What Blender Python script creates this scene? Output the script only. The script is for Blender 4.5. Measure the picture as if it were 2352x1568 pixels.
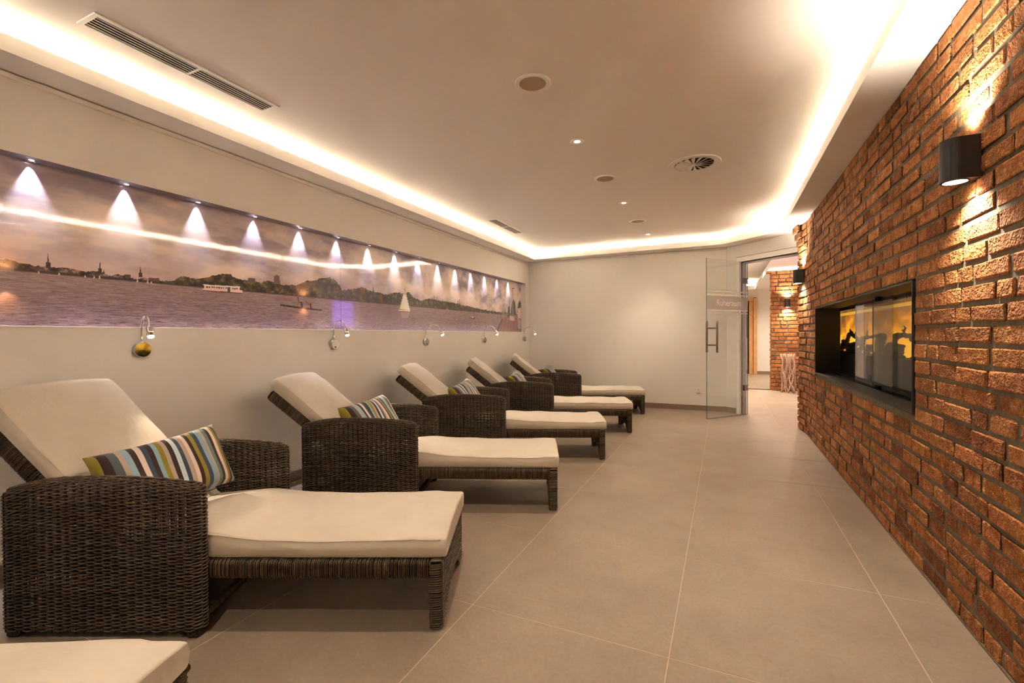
import bpy, bmesh, math, random
import numpy as np
from mathutils import Matrix, Vector

random.seed(7); rng = np.random.default_rng(11)
for o in list(bpy.data.objects): bpy.data.objects.remove(o)
SC = bpy.context.scene
COL = SC.collection
R = math.radians

# ---------------------------------------------------------------- camera, exposure, world
F_PX, YAW, PITCH, ROLL, EYE = 1056.37, 0.43215, -0.01187, -0.00684, 1.1467
def make_camera():
    cd = bpy.data.cameras.new('camera'); cam = bpy.data.objects.new('camera', cd); COL.objects.link(cam)
    cd.sensor_fit = 'HORIZONTAL'; cd.sensor_width = 36.0; cd.lens = 36.0 * F_PX / 2352.0
    cd.clip_start = 0.02; cd.clip_end = 100
    c, s = math.cos(YAW), math.sin(YAW)
    fw = Vector((-s * math.cos(PITCH), c * math.cos(PITCH), math.sin(PITCH)))
    rt = Vector((c, s, 0)); up = rt.cross(fw)
    rt2 = rt * math.cos(ROLL) + up * math.sin(ROLL); up2 = up * math.cos(ROLL) - rt * math.sin(ROLL)
    m = Matrix(((rt2.x, up2.x, -fw.x, 0), (rt2.y, up2.y, -fw.y, 0), (rt2.z, up2.z, -fw.z, EYE), (0, 0, 0, 1)))
    cam.matrix_world = m
    SC.camera = cam
make_camera()
SC.view_settings.view_transform = 'Standard'; SC.view_settings.look = 'None'
SC.view_settings.exposure = 0.25; SC.view_settings.gamma = 1.0; SC.view_settings.use_curve_mapping = False
SC.cycles.max_bounces = 10; SC.cycles.diffuse_bounces = 6; SC.cycles.glossy_bounces = 4
SC.cycles.transparent_max_bounces = 12; SC.cycles.caustics_reflective = False; SC.cycles.caustics_refractive = False
SC.cycles.sample_clamp_indirect = 200.0
W = bpy.data.worlds.new('world'); SC.world = W; W.use_nodes = True
W.node_tree.nodes['Background'].inputs[0].default_value = (1.0, 0.75, 0.55, 1)
W.node_tree.nodes['Background'].inputs[1].default_value = 0.02

# light levels
WARM = (1.0, 0.85, 0.66); WARM_SPOT = (1.0, 0.82, 0.62); COOL = (0.93, 0.90, 1.0)
LED_E = 138.0; P_DOWN = 70.0; P_NICHE = 27.0; P_READ = 42.0; P_BRICK = 54.0

# ---------------------------------------------------------------- materials
def srgb(r, g, b):
    f = lambda v: (v / 255 / 12.92) if v <= 10 else ((v / 255 + 0.055) / 1.055) ** 2.4
    return (f(r), f(g), f(b))
class NT:
    def __init__(s, name):
        s.m = bpy.data.materials.new(name); s.m.use_nodes = True; s.t = s.m.node_tree
        s.b = s.t.nodes['Principled BSDF']; s.out = s.t.nodes['Material Output']
    def n(s, typ, **kw):
        nd = s.t.nodes.new('ShaderNode' + typ)
        for k, v in kw.items():
            if k.startswith('i_'):
                key = k[2:]; key = int(key) if key.isdigit() else key
                nd.inputs[key].default_value = v
            else: setattr(nd, k, v)
        return nd
    def l(s, a, b): s.t.links.new(a, b)
    def set(s, **kw):
        for k, v in kw.items():
            nm = k.replace('_', ' ')
            if nm == 'Base Color' and len(v) == 3: v = (*v, 1)
            s.b.inputs[nm].default_value = v
    def noise(s, scale, detail=3, rough=0.55, coord='Object', stretch=None):
        tc = s.n('TexCoord'); src = tc.outputs[coord]
        if stretch:
            mp = s.n('Mapping'); mp.inputs['Scale'].default_value = stretch; s.l(src, mp.inputs[0]); src = mp.outputs[0]
        nz = s.n('TexNoise'); nz.inputs['Scale'].default_value = scale; nz.inputs['Detail'].default_value = detail
        nz.inputs['Roughness'].default_value = rough; s.l(src, nz.inputs['Vector']); return nz.outputs['Fac']
    def worldnoise(s, scale, detail=3, rough=0.55):
        g = s.n('NewGeometry'); nz = s.n('TexNoise'); nz.inputs['Scale'].default_value = scale
        nz.inputs['Detail'].default_value = detail; nz.inputs['Roughness'].default_value = rough
        s.l(g.outputs['Position'], nz.inputs['Vector']); return nz.outputs['Fac']
    def ramp(s, fac, stops, interp='LINEAR'):
        r = s.n('ValToRGB'); cr = r.color_ramp; cr.interpolation = interp
        while len(cr.elements) < len(stops): cr.elements.new(1.0)
        for e, (p, c) in zip(cr.elements, stops):
            e.position = p; e.color = (*c, 1)
        s.l(fac, r.inputs[0]); return r.outputs[0]
    def bump(s, fac, strength, dist, prev=None):
        b = s.n('Bump'); b.inputs['Strength'].default_value = strength; b.inputs['Distance'].default_value = dist
        s.l(fac, b.inputs['Height'])
        if prev: s.l(prev, b.inputs['Normal'])
        return b.outputs[0]
def mat_plain(name, col, rough=0.6, metal=0.0, bump=None, spec=0.5, var=0.0, scale=20):
    k = NT(name); k.set(Base_Color=col, Roughness=rough, Metallic=metal); k.b.inputs['Specular IOR Level'].default_value = spec
    nz = k.worldnoise(scale, 4)
    if var > 0:
        a = tuple(c * (1 - var) for c in col); b = tuple(min(1, c * (1 + var)) for c in col)
        k.l(k.ramp(nz, [(0.3, a), (0.7, b)]), k.b.inputs['Base Color'])
    if bump: k.l(k.bump(nz, bump[0], bump[1]), k.b.inputs['Normal'])
    return k.m
def mat_emit(name, col, e):
    k = NT(name); k.set(Base_Color=(0.8, 0.8, 0.8)); k.b.inputs['Emission Color'].default_value = (*col, 1)
    k.b.inputs['Emission Strength'].default_value = e; return k.m
def mat_glass(name, tint=(0.945, 0.96, 0.948), refl=1.0):
    k = NT(name); k.t.nodes.remove(k.b)
    tr = k.n('BsdfTransparent'); tr.inputs[0].default_value = (*tint, 1)
    gl = k.n('BsdfGlossy'); gl.inputs['Roughness'].default_value = 0.0; gl.inputs[0].default_value = (refl, refl, refl, 1)
    g = k.n('NewGeometry'); mr = k.n('MapRange'); mr.inputs[3].default_value = 1.5; mr.inputs[4].default_value = 1 / 1.5; k.l(g.outputs['Backfacing'], mr.inputs[0])
    fr = k.n('Fresnel'); k.l(mr.outputs[0], fr.inputs[0])
    mx = k.n('MixShader'); k.l(fr.outputs[0], mx.inputs[0]); k.l(tr.outputs[0], mx.inputs[1]); k.l(gl.outputs[0], mx.inputs[2])
    k.l(mx.outputs[0], k.out.inputs[0]); return k.m

M = {}
M['plaster'] = mat_plain('plaster', (0.82, 0.796, 0.755), 0.9, bump=(0.05, 0.002), var=0.015, scale=3, spec=0.2)
M['ceil'] = mat_plain('ceiling_paint', (0.92, 0.89, 0.845), 0.95, spec=0.1, var=0.01, scale=2)
M['white'] = mat_plain('white_lacquer', (0.90, 0.88, 0.84), 0.4, var=0.02)
M['white_plastic'] = mat_plain('white_plastic', (0.82, 0.80, 0.76), 0.35)
def m_tile():
    k = NT('stone_tile'); k.set(Roughness=0.42); k.b.inputs['Specular IOR Level'].default_value = 0.45
    a = k.worldnoise(2.2, 6, 0.65); b = k.worldnoise(60, 3, 0.6)
    at = k.n('Attribute', attribute_name='tint')
    c1 = k.ramp(a, [(0.3, srgb(140, 125, 109)), (0.7, srgb(158, 142, 124))])
    c2 = k.ramp(b, [(0.35, (0.86, 0.86, 0.86)), (0.65, (1.06, 1.06, 1.06))])
    mx = k.n('MixRGB', blend_type='MULTIPLY'); mx.inputs[0].default_value = 0.6; k.l(c1, mx.inputs[1]); k.l(c2, mx.inputs[2])
    mt = k.n('MixRGB', blend_type='MULTIPLY'); mt.inputs[0].default_value = 1; k.l(mx.outputs[0], mt.inputs[1]); k.l(at.outputs['Color'], mt.inputs[2])
    k.l(mt.outputs[0], k.b.inputs['Base Color'])
    k.l(k.bump(b, 0.15, 0.001), k.b.inputs['Normal']); return k.m
M['tile'] = m_tile()
M['grout'] = mat_plain('grout', srgb(196, 175, 150), 0.9)
M['base_tile'] = mat_plain('skirting_tile', srgb(140, 122, 102), 0.5, var=0.06)
def m_brick():
    k = NT('old_brick'); k.set(Roughness=0.88); k.b.inputs['Specular IOR Level'].default_value = 0.25
    at = k.n('Attribute', attribute_name='tint')
    a = k.worldnoise(14, 6, 0.7); b = k.worldnoise(90, 5, 0.75); c = k.worldnoise(52, 2, 0.6); f = k.worldnoise(150, 1.5, 0.5)
    c1 = k.ramp(a, [(0.28, srgb(134, 80, 44)), (0.5, srgb(174, 112, 62)), (0.75, srgb(200, 148, 98))])
    c2 = k.ramp(b, [(0.3, (0.68, 0.66, 0.64)), (0.6, (1.08, 1.06, 1.04))])
    mx = k.n('MixRGB', blend_type='MULTIPLY'); mx.inputs[0].default_value = 0.8; k.l(c1, mx.inputs[1]); k.l(c2, mx.inputs[2])
    mt = k.n('MixRGB', blend_type='MULTIPLY'); mt.inputs[0].default_value = 1; k.l(mx.outputs[0], mt.inputs[1]); k.l(at.outputs['Color'], mt.inputs[2])
    k.l(mt.outputs[0], k.b.inputs['Base Color'])
    n1 = k.bump(c, 1.0, 0.016); n2 = k.bump(f, 1.0, 0.007, n1)
    k.l(n2, k.b.inputs['Normal']); return k.m
M['brick'] = m_brick()
M['mortar'] = mat_plain('mortar', srgb(108, 95, 76), 0.95, bump=(0.6, 0.006), var=0.2, scale=45)
def m_wicker():
    k = NT('wicker'); k.set(Roughness=0.42); k.b.inputs['Specular IOR Level'].default_value = 0.6
    at = k.n('Attribute', attribute_name='tint'); a = k.noise(30, 3)
    c1 = k.ramp(a, [(0.3, srgb(66, 55, 41)), (0.7, srgb(104, 88, 68))])
    mt = k.n('MixRGB', blend_type='MULTIPLY'); mt.inputs[0].default_value = 1; k.l(c1, mt.inputs[1]); k.l(at.outputs['Color'], mt.inputs[2])
    k.l(mt.outputs[0], k.b.inputs['Base Color']); return k.m
M['wicker'] = m_wicker()
M['wicker_core'] = mat_plain('wicker_core', srgb(34, 27, 19), 0.7)
def m_cushion():
    k = NT('cream_canvas'); k.set(Roughness=0.85); k.b.inputs['Sheen Weight'].default_value = 0.15
    a = k.noise(5, 4); b = k.noise(18, 3, stretch=(0.3, 2.5, 1)); w = k.noise(700, 1)
    k.l(k.ramp(a, [(0.3, srgb(202, 192, 177)), (0.7, srgb(210, 201, 187))]), k.b.inputs['Base Color'])
    n1 = k.bump(b, 0.12, 0.02); n2 = k.bump(w, 0.1, 0.0008, n1); k.l(n2, k.b.inputs['Normal']); return k.m
M['cushion'] = m_cushion()
def m_pillow():
    k = NT('striped_fabric'); k.set(Roughness=0.8); k.b.inputs['Sheen Weight'].default_value = 0.2
    C = dict(o=srgb(150, 138, 40), d=srgb(58, 38, 38), s=srgb(92, 104, 108), p=srgb(188, 170, 160), l=srgb(146, 182, 200),
             c=srgb(232, 214, 202), n=srgb(62, 78, 104), w=srgb(206, 222, 232), t=srgb(104, 132, 132), g=srgb(140, 146, 156))
    seq = [('o', 6), ('d', 6), ('s', 5.5), ('p', 4), ('l', 5), ('d', 4.5), ('c', 4.5), ('n', 4), ('d', 4), ('l', 3.5), ('o', 4), ('p', 4), ('d', 4),
           ('w', 4), ('n', 3.5), ('p', 4), ('c', 3.5), ('d', 3.5), ('o', 4), ('n', 4), ('l', 4), ('p', 3), ('t', 3.5), ('d', 3), ('c', 3.5), ('o', 3.5), ('d', 2.5), ('g', 6)]
    tot = sum(x for _, x in seq); p = 0; stops = []
    for ch, wd in seq:
        stops.append((p / tot, C[ch])); p += wd
    tc = k.n('TexCoord'); sp = k.n('SeparateXYZ'); k.l(tc.outputs['Generated'], sp.inputs[0])
    k.l(k.ramp(sp.outputs[0], stops, 'CONSTANT'), k.b.inputs['Base Color'])
    n1 = k.bump(k.noise(9, 3), 0.35, 0.02); k.l(n1, k.b.inputs['Normal']); return k.m
M['pillow'] = m_pillow()
M['chrome'] = mat_plain('chrome', (0.75, 0.74, 0.72), 0.08, 1.0)
M['steel'] = mat_plain('brushed_steel', (0.55, 0.53, 0.5), 0.3, 1.0)
M['dark_chrome'] = mat_plain('dark_chrome', (0.42, 0.40, 0.38), 0.06, 1.0)
M['handle_steel'] = mat_plain('satin_steel', (0.34, 0.31, 0.28), 0.34, 0.9)
M['dark_steel'] = mat_plain('dark_steel', (0.16, 0.14, 0.12), 0.35, 0.9)
M['black'] = mat_plain('black_coating', (0.018, 0.015, 0.013), 0.45)
M['black_gloss'] = mat_plain('black_enamel', (0.012, 0.010, 0.009), 0.22)
M['soot'] = mat_plain('matt_black', (0.006, 0.005, 0.004), 0.9, spec=0.1)
M['frame_metal'] = mat_plain('raw_steel_frame', (0.010, 0.008, 0.007), 0.5, 0.0, spec=0.3)
M['glass'] = mat_glass('clear_glass')
M['glass_dim'] = mat_glass('fire_glass', (0.92, 0.92, 0.90), 0.42)
M['edge_glass'] = mat_plain('glass_edge', (0.10, 0.12, 0.10), 0.2)
def m_frost(name='frosted_film', alb=(0.66, 0.62, 0.60, 1), op=0.55):
    k = NT(name); k.t.nodes.remove(k.b)
    tr = k.n('BsdfTransparent'); tr.inputs[0].default_value = (0.95, 0.95, 0.95, 1)
    df = k.n('BsdfDiffuse'); df.inputs[0].default_value = alb
    tl = k.n('BsdfTranslucent'); tl.inputs[0].default_value = alb
    m0 = k.n('MixShader'); m0.inputs[0].default_value = 0.5; k.l(df.outputs[0], m0.inputs[1]); k.l(tl.outputs[0], m0.inputs[2])
    m1 = k.n('MixShader'); m1.inputs[0].default_value = op; k.l(tr.outputs[0], m1.inputs[1]); k.l(m0.outputs[0], m1.inputs[2])
    k.l(m1.outputs[0], k.out.inputs[0]); return k.m
M['frost'] = m_frost(); M['frost_line'] = m_frost('frosted_line_film', (0.88, 0.86, 0.83, 1), 0.75)
M['letter'] = mat_plain('white_film', (0.85, 0.82, 0.78), 0.7)
M['oak'] = mat_plain('oak', srgb(214, 166, 112), 0.5, var=0.12, scale=9)
M['door_dark'] = mat_plain('dark_glazing', srgb(52, 46, 44), 0.15)
M['beige_panel'] = mat_plain('beige_panel', srgb(178, 150, 118), 0.5, var=0.05)
M['alu'] = mat_plain('grey_aluminium', srgb(176, 172, 176), 0.45, 0.3)
M['gap'] = mat_plain('shadow_gap', srgb(70, 58, 46), 0.9)
M['grille'] = mat_plain('speaker_grille', srgb(186, 166, 146), 0.8, bump=(0.5, 0.002), scale=400)
M['vent_in'] = mat_plain('vent_inside', srgb(60, 46, 34), 0.9)
M['log'] = mat_plain('charred_log', srgb(42, 30, 22), 0.9, bump=(0.9, 0.02), var=0.4, scale=40)
M['drift'] = mat_plain('driftwood', srgb(168, 140, 120), 0.5, bump=(0.5, 0.006), var=0.25, scale=40)
M['led'] = mat_emit('led_strip', WARM, LED_E)
M['niche_top'] = mat_plain('niche_top_shade', (0.17, 0.15, 0.165), 0.35)  # shade of the unlit niche top put into the colour
M['violet'] = mat_emit('violet_diffuser', (0.30, 0.10, 1.0), 4.0)
M['lens'] = mat_emit('lamp_lens', (1.0, 0.82, 0.62), 18)
M['lens_read'] = mat_emit('reading_lens', (1.0, 0.92, 0.80), 30)
M['lens_cool'] = mat_emit('niche_lens', COOL, 7)
def m_flame():
    k = NT('flame_screen'); k.set(Base_Color=(0.02, 0.015, 0.01), Roughness=0.5)
    tc = k.n('TexCoord'); mp = k.n('Mapping'); mp.inputs['Scale'].default_value = (1, 1.6, 3.0); k.l(tc.outputs['Object'], mp.inputs[0])
    nz = k.n('TexNoise'); nz.inputs['Scale'].default_value = 2.2; nz.inputs['Detail'].default_value = 3; nz.inputs['Distortion'].default_value = 0.6
    k.l(mp.outputs[0], nz.inputs['Vector'])
    sp = k.n('SeparateXYZ'); k.l(tc.outputs['Generated'], sp.inputs[0])
    hr = k.n('MapRange'); hr.inputs[1].default_value = 0.05; hr.inputs[2].default_value = 1.0; hr.inputs[3].default_value = 0.30; hr.inputs[4].default_value = -0.24
    k.l(sp.outputs[2], hr.inputs[0])
    ad = k.n('Math', operation='ADD'); k.l(nz.outputs['Fac'], ad.inputs[0]); k.l(hr.outputs[0], ad.inputs[1])
    col = k.ramp(ad.outputs[0], [(0.28, (0.16, 0.075, 0.022)), (0.5, (0.50, 0.17, 0.014)), (0.68, (0.98, 0.38, 0.022)), (0.88, (1.0, 0.58, 0.06))])
    k.l(col, k.b.inputs['Emission Color']); k.b.inputs['Emission Strength'].default_value = 2.7; return k.m
M['flame'] = m_flame()
M['flame_bar'] = mat_emit('flame_light_bar', (1.0, 0.50, 0.05), 1.6)
M['ember'] = mat_emit('ember', (1.0, 0.36, 0.03), 1.3)

# ---------------------------------------------------------------- mesh helpers
class MB:
    def __init__(s): s.v = []; s.f = []; s.t = []; s.nv = 0
    def add(s, verts, faces, tint=(1, 1, 1)):
        verts = np.asarray(verts, float).reshape(-1, 3)
        s.v.append(verts); s.f += [tuple(int(i) + s.nv for i in f) for f in faces]
        tint = np.asarray(tint, float); s.t.append(tint if tint.ndim == 2 else np.tile(tint, (len(verts), 1))); s.nv += len(verts)
    def box(s, x0, x1, y0, y1, z0, z1, tint=(1, 1, 1), xf=None):
        v = np.array([(x, y, z) for x in (x0, x1) for y in (y0, y1) for z in (z0, z1)], float)
        if xf is not None: v = xf(v)
        s.add(v, [(0, 1, 3, 2), (4, 6, 7, 5), (0, 4, 5, 1), (2, 3, 7, 6), (0, 2, 6, 4), (1, 5, 7, 3)], tint)
    def bbox(s, x0, x1, y0, y1, z0, z1, b=0.004, xf=None, tint=(1, 1, 1)):
        # box with chamfered edges
        c = np.array([(x0 + x1) / 2, (y0 + y1) / 2, (z0 + z1) / 2]); h = np.array([x1 - x0, y1 - y0, z1 - z0]) / 2
        b = min(b, h.min() * 0.9); v = []; idx = {}
        for sx in (-1, 1):
            for sy in (-1, 1):
                for sz in (-1, 1):
                    S = np.array([sx, sy, sz])
                    for a in range(3):
                        p = h - b; p = p.copy(); p[a] = h[a]; idx[(sx, sy, sz, a)] = len(v); v.append(c + S * p)
        f = []
        for a in range(3):
            o1, o2 = (a + 1) % 3, (a + 2) % 3
            for sg in (-1, 1):
                q = []
                for s1, s2 in ((-1, -1), (1, -1), (1, 1), (-1, 1)):
                    k = [0, 0, 0]; k[a] = sg; k[o1] = s1; k[o2] = s2; q.append(idx[(*k, a)])
                f.append(q if sg > 0 else q[::-1])
            for s1 in (-1, 1):
                for s2 in (-1, 1):
                    k0 = [0, 0, 0]; k0[o1] = s1; k0[o2] = s2; k0[a] = -1; k1 = list(k0); k1[a] = 1
                    f.append([idx[(*k0, o1)], idx[(*k1, o1)], idx[(*k1, o2)], idx[(*k0, o2)]])
        for sx in (-1, 1):
            for sy in (-1, 1):
                for sz in (-1, 1): f.append([idx[(sx, sy, sz, a)] for a in range(3)])
        v = np.array(v)
        if xf is not None: v = xf(v)
        s.add(v, f, tint)
    def tube(s, P, r, sides=6, closed=False, up=(0, 0, 1), tint=(1, 1, 1), cap=True):
        P = np.asarray(P, float); n = len(P); up = np.asarray(up, float)
        T = (np.roll(P, -1, 0) - np.roll(P, 1, 0)) if closed else np.gradient(P, axis=0)
        T /= np.linalg.norm(T, axis=1)[:, None] + 1e-12
        S = np.cross(T, up); ln = np.linalg.norm(S, axis=1)[:, None]
        S = np.where(ln < 1e-4, np.cross(T, (0.3, 0.9, 0.1)), S); S /= np.linalg.norm(S, axis=1)[:, None]
        U = np.cross(S, T); a = np.linspace(0, 2 * np.pi, sides, endpoint=False)
        r = np.broadcast_to(np.asarray(r, float), (n,))
        V = P[:, None, :] + r[:, None, None] * (np.cos(a)[None, :, None] * S[:, None, :] + np.sin(a)[None, :, None] * U[:, None, :])
        f = []
        for i in range(n if closed else n - 1):
            j = (i + 1) % n
            for k in range(sides):
                l = (k + 1) % sides; f.append((i * sides + k, i * sides + l, j * sides + l, j * sides + k))
        if not closed and cap:
            f.append(tuple(range(sides))[::-1]); f.append(tuple(range((n - 1) * sides, n * sides)))
        s.add(V.reshape(-1, 3), f, tint)
    def lathe(s, prof, n=32, xf=None, tint=(1, 1, 1)):
        # prof: list of (r, z); revolved round z
        a = np.linspace(0, 2 * np.pi, n, endpoint=False); v = []; f = []
        for r, z in prof: v += [(r * math.cos(t), r * math.sin(t), z) for t in a]
        for i in range(len(prof) - 1):
            for k in range(n):
                l = (k + 1) % n; f.append((i * n + k, i * n + l, (i + 1) * n + l, (i + 1) * n + k))
        if prof[0][0] > 1e-6: f.append(tuple(range(n))[::-1])
        if prof[-1][0] > 1e-6: f.append(tuple(range((len(prof) - 1) * n, len(prof) * n)))
        v = np.array(v)
        if xf is not None: v = xf(v)
        s.add(v, f, tint)
    def prism(s, poly, z0, z1, tint=(1, 1, 1)):
        n = len(poly); v = [(x, y, z0) for x, y in poly] + [(x, y, z1) for x, y in poly]
        f = [tuple(range(n))[::-1], tuple(range(n, 2 * n))] + [(i, (i + 1) % n, n + (i + 1) % n, n + i) for i in range(n)]
        s.add(v, f, tint)
    def mesh(s, name, mat, smooth=False):
        me = bpy.data.meshes.new(name); V = np.concatenate(s.v)
        me.from_pydata(V.tolist(), [], s.f); me.materials.append(mat)
        at = me.color_attributes.new('tint', 'FLOAT_COLOR', 'POINT')
        T = np.concatenate(s.t); at.data.foreach_set('color', np.concatenate([T, np.ones((len(T), 1))], 1).astype(np.float32).ravel())
        if smooth: me.polygons.foreach_set('use_smooth', np.ones(len(me.polygons), bool))
        me.update(); return me
    def build(s, name, mat, parent=None, smooth=False, **props):
        return link(name, s.mesh(name, mat, smooth), parent, **props)
def link(name, data, parent=None, **props):
    o = bpy.data.objects.new(name, data); COL.objects.link(o)
    if parent is not None: o.parent = parent
    for k, v in props.items(): o[k] = v
    return o
def thing(name, label, cat, loc=(0, 0, 0), rz=0, group=None, kind=None):
    o = link(name, None); o.location = loc; o.rotation_euler = (0, 0, rz); o.empty_display_size = 0.1
    tag(o, label, cat, group, kind); return o
def tag(o, label, cat=None, group=None, kind=None):
    o['label'] = label
    if cat: o['category'] = cat
    if group: o['group'] = group
    if kind: o['kind'] = kind
    return o
def struct(o, label, cat): return tag(o, label, cat, kind='structure')
def copy_tree(src, parent=None):
    c = src.copy(); COL.objects.link(c)
    if parent is not None: c.parent = parent
    for ch in list(src.children): copy_tree(ch, c)
    return c
def light(name, typ, parent, loc, power, col, direction=(0, 0, -1), size=60, blend=0.5, rad=0.02):
    d = bpy.data.lights.new(name, typ); d.energy = power; d.color = col; d.shadow_soft_size = rad
    if typ == 'SPOT': d.spot_size = R(size); d.spot_blend = blend
    o = link(name, d, parent); o.location = loc
    o.rotation_euler = Vector(direction).to_track_quat('-Z', 'Y').to_euler(); return o

# ---------------------------------------------------------------- room dimensions
XL, XN, YB, XW, ZS, ZC, YN = -3.1288, -3.2188, 7.515, 0.8576, 2.4347, 2.58, -2.4
ANG0 = np.array([0.035, 7.515]); ADIR = np.array([0.7616, -0.6481]); ANRM = np.array([-0.6481, -0.7616])
XM = XW + 0.0050                                                     # mortar face
LIPX, LIPY, LIPR = -2.913, 7.235, 0.6465

# ---------------------------------------------------------------- floor of square tiles
TS, TX0, TY0, JN = 0.8, -0.9803, 1.7032, 0.0035
b = MB(); b.box(-3.35, 3.0, -2.7, 16.0, -0.08, -0.0012)
floor = b.build('floor', M['grout']); struct(floor, 'beige stone tiled floor with pale thin joints through the whole room', 'floor')
for i in range(-3, 4):
    for j in range(-6, 18):
        x0, x1 = TX0 + i * TS + JN / 2, TX0 + (i + 1) * TS - JN / 2; y0, y1 = TY0 + j * TS + JN / 2, TY0 + (j + 1) * TS - JN / 2
        x0, x1, y0, y1 = max(x0, XL), min(x1, 2.4), max(y0, YN), min(y1, 15.1)
        if y1 <= 6.9: x1 = min(x1, XW + 0.03)
        if y0 > 7.6: x0 = max(x0, -0.4)
        if x1 - x0 < 0.03 or y1 - y0 < 0.03: continue
        t = 1 + random.uniform(-0.03, 0.03); b = MB()
        v = []; e = 0.0012
        for (ax0, ax1, ay0, ay1, z) in ((x0, x1, y0, y1, -0.006), (x0, x1, y0, y1, -0.0008), (x0 + e, x1 - e, y0 + e, y1 - e, 0.0)):
            v += [(ax0, ay0, z), (ax1, ay0, z), (ax1, ay1, z), (ax0, ay1, z)]
        f = [(8, 9, 10, 11)] + [(k + q, (k + 1) % 4 + q, (k + 1) % 4 + q + 4, k + q + 4) for q in (0, 4) for k in range(4)]
        b.add(v, f, (t, t, t)); b.build('tile', M['tile'], floor)

# ---------------------------------------------------------------- walls
Z0N, Z1N, YNE = 1.2119, 2.0538, 7.362                                # picture niche
b = MB()
b.box(XN - 0.15, XL, YN, YB + 0.15, -0.05, Z0N); b.box(XN - 0.15, XL, YN, YB + 0.15, Z1N, ZC + 0.1)
b.box(XN - 0.15, XN - 0.006, YN, YB + 0.15, Z0N, Z1N); b.box(XN - 0.15, XL, YNE, YB + 0.15, Z0N, Z1N); b.box(XN - 0.15, XL, YN, YN + 0.2, Z0N, Z1N)
wl = b.build('wall_left', M['plaster']); struct(wl, 'cream plaster wall with the long picture niche above the loungers', 'wall')
b = MB(); b.box(XL, ANG0[0] + 0.02, YB, YB + 0.15, -0.05, ZC + 0.1)
struct(b.build('wall_back', M['plaster']), 'plain cream end wall with the socket behind the last lounger', 'wall')
b = MB(); b.box(XN - 0.15, 1.6, YN - 0.15, YN, -0.05, ZC + 0.1)
struct(b.build('wall_near', M['plaster']), 'cream wall closing the room behind the viewer', 'wall')
def ang(s, d=0.0): p = ANG0 + ADIR * s - ANRM * d; return (float(p[0]), float(p[1]))   # d: depth into the wall
S_OUT, S_IN, S_END, ZF_OUT, ZF_IN, WT = 0.160, 0.218, 1.10, 2.258, 2.188, 0.078
b = MB(); b.prism([ang(-0.02), ang(S_OUT), ang(S_OUT, WT), ang(-0.02, WT)], -0.05, ZC + 0.1)
b.prism([ang(S_OUT), ang(S_END), ang(S_END, WT), ang(S_OUT, WT)], ZF_OUT, ZC + 0.1)
struct(b.build('wall_diagonal', M['plaster']), 'short slanting cream wall holding the glass door', 'wall')
b = MB(); b.box(XN, XL - 0.001, YN + 0.2, YNE, Z1N - 0.002, Z1N + 0.001); struct(b.build('trim_4', M['niche_top']), 'strip along the top of the picture niche, coloured dark for its shade', 'niche top')
b = MB(); b.bbox(XL - 0.012, XL + 0.003, YN, YNE, Z0N - 0.004, Z0N + 0.002, 0.001); struct(b.build('trim_5', M['white']), 'thin white edge strip along the foot of the picture niche', 'edge strip')
# skirting
b = MB(); b.bbox(XL, XL + 0.012, YN, YB, 0, 0.078, 0.002); struct(b.build('baseboard_left', M['base_tile']), 'brown tile skirting along the picture wall behind the loungers', 'skirting')
b = MB(); b.bbox(XL + 0.012, ANG0[0], YB - 0.012, YB, 0, 0.078, 0.002); struct(b.build('baseboard_back', M['base_tile']), 'brown tile skirting along the end wall', 'skirting')
b = MB(); b.prism([ang(0.0), ang(0.0, -0.012), ang(S_OUT, -0.012), ang(S_OUT)], 0, 0.078); struct(b.build('baseboard_diagonal', M['base_tile']), 'short brown skirting below the slanting wall beside the glass door', 'skirting')
# ceiling and light cove
b = MB(); b.box(XN - 0.15, 1.5, YN - 0.15, YB + 0.2, ZC, ZC + 0.12)
struct(b.build('ceiling', M['ceil']), 'smooth warm white ceiling framed by the glowing cove', 'ceiling')
OUTER = [(XL, YN), (XL, YB), (ANG0[0], YB), ang(1.085), (XW + 0.012, YN)]
INNER = [(LIPX, YN + 0.25), (LIPX, LIPY), (-0.03, LIPY), (LIPR, 6.66), (LIPR, YN + 0.25)]
def ring(a, c, z0, z1, b, close=True):
    n = len(a); v = [(x, y, z) for z in (z0, z1) for L in (a, c) for x, y in L]; f = []
    for i in range(n if close else n - 1):
        j = (i + 1) % n
        f += [(i, j, n + j, n + i), (2 * n + i, 3 * n + i, 3 * n + j, 2 * n + j), (i, 2 * n + i, 2 * n + j, j), (n + i, n + j, 3 * n + j, 3 * n + i)]
    b.add(v, f)
def inset(poly, d):
    n = len(poly); out = []
    for i in range(n):
        p0, p1, p2 = (np.array(poly[k % n]) for k in (i - 1, i, i + 1))
        a = (p1 - p0) / np.linalg.norm(p1 - p0); c = (p2 - p1) / np.linalg.norm(p2 - p1)
        na, nc = np.array([a[1], -a[0]]), np.array([c[1], -c[0]])
        q = (na + nc); q = q / (q @ na); out.append(tuple(p1 + q * d))
    return out
b = MB(); ring(OUTER, INNER, ZS, ZS + 0.012, b); ring(inset(INNER, -0.012), INNER, ZS + 0.012, ZS + 0.078, b)
struct(b.build('trim_1', M['ceil']), 'lowered ceiling border with upright lip hiding the cove lighting', 'cove')
b = MB(); b.bbox(XL, XL + 0.014, YN, YB, ZS - 0.032, ZS - 0.006, 0.003); b.bbox(XL, ANG0[0], YB - 0.014, YB, ZS - 0.032, ZS - 0.006, 0.003)
struct(b.build('trim_2', M['plaster']), 'thin plaster bead where the walls meet the ceiling border', 'moulding')
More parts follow.
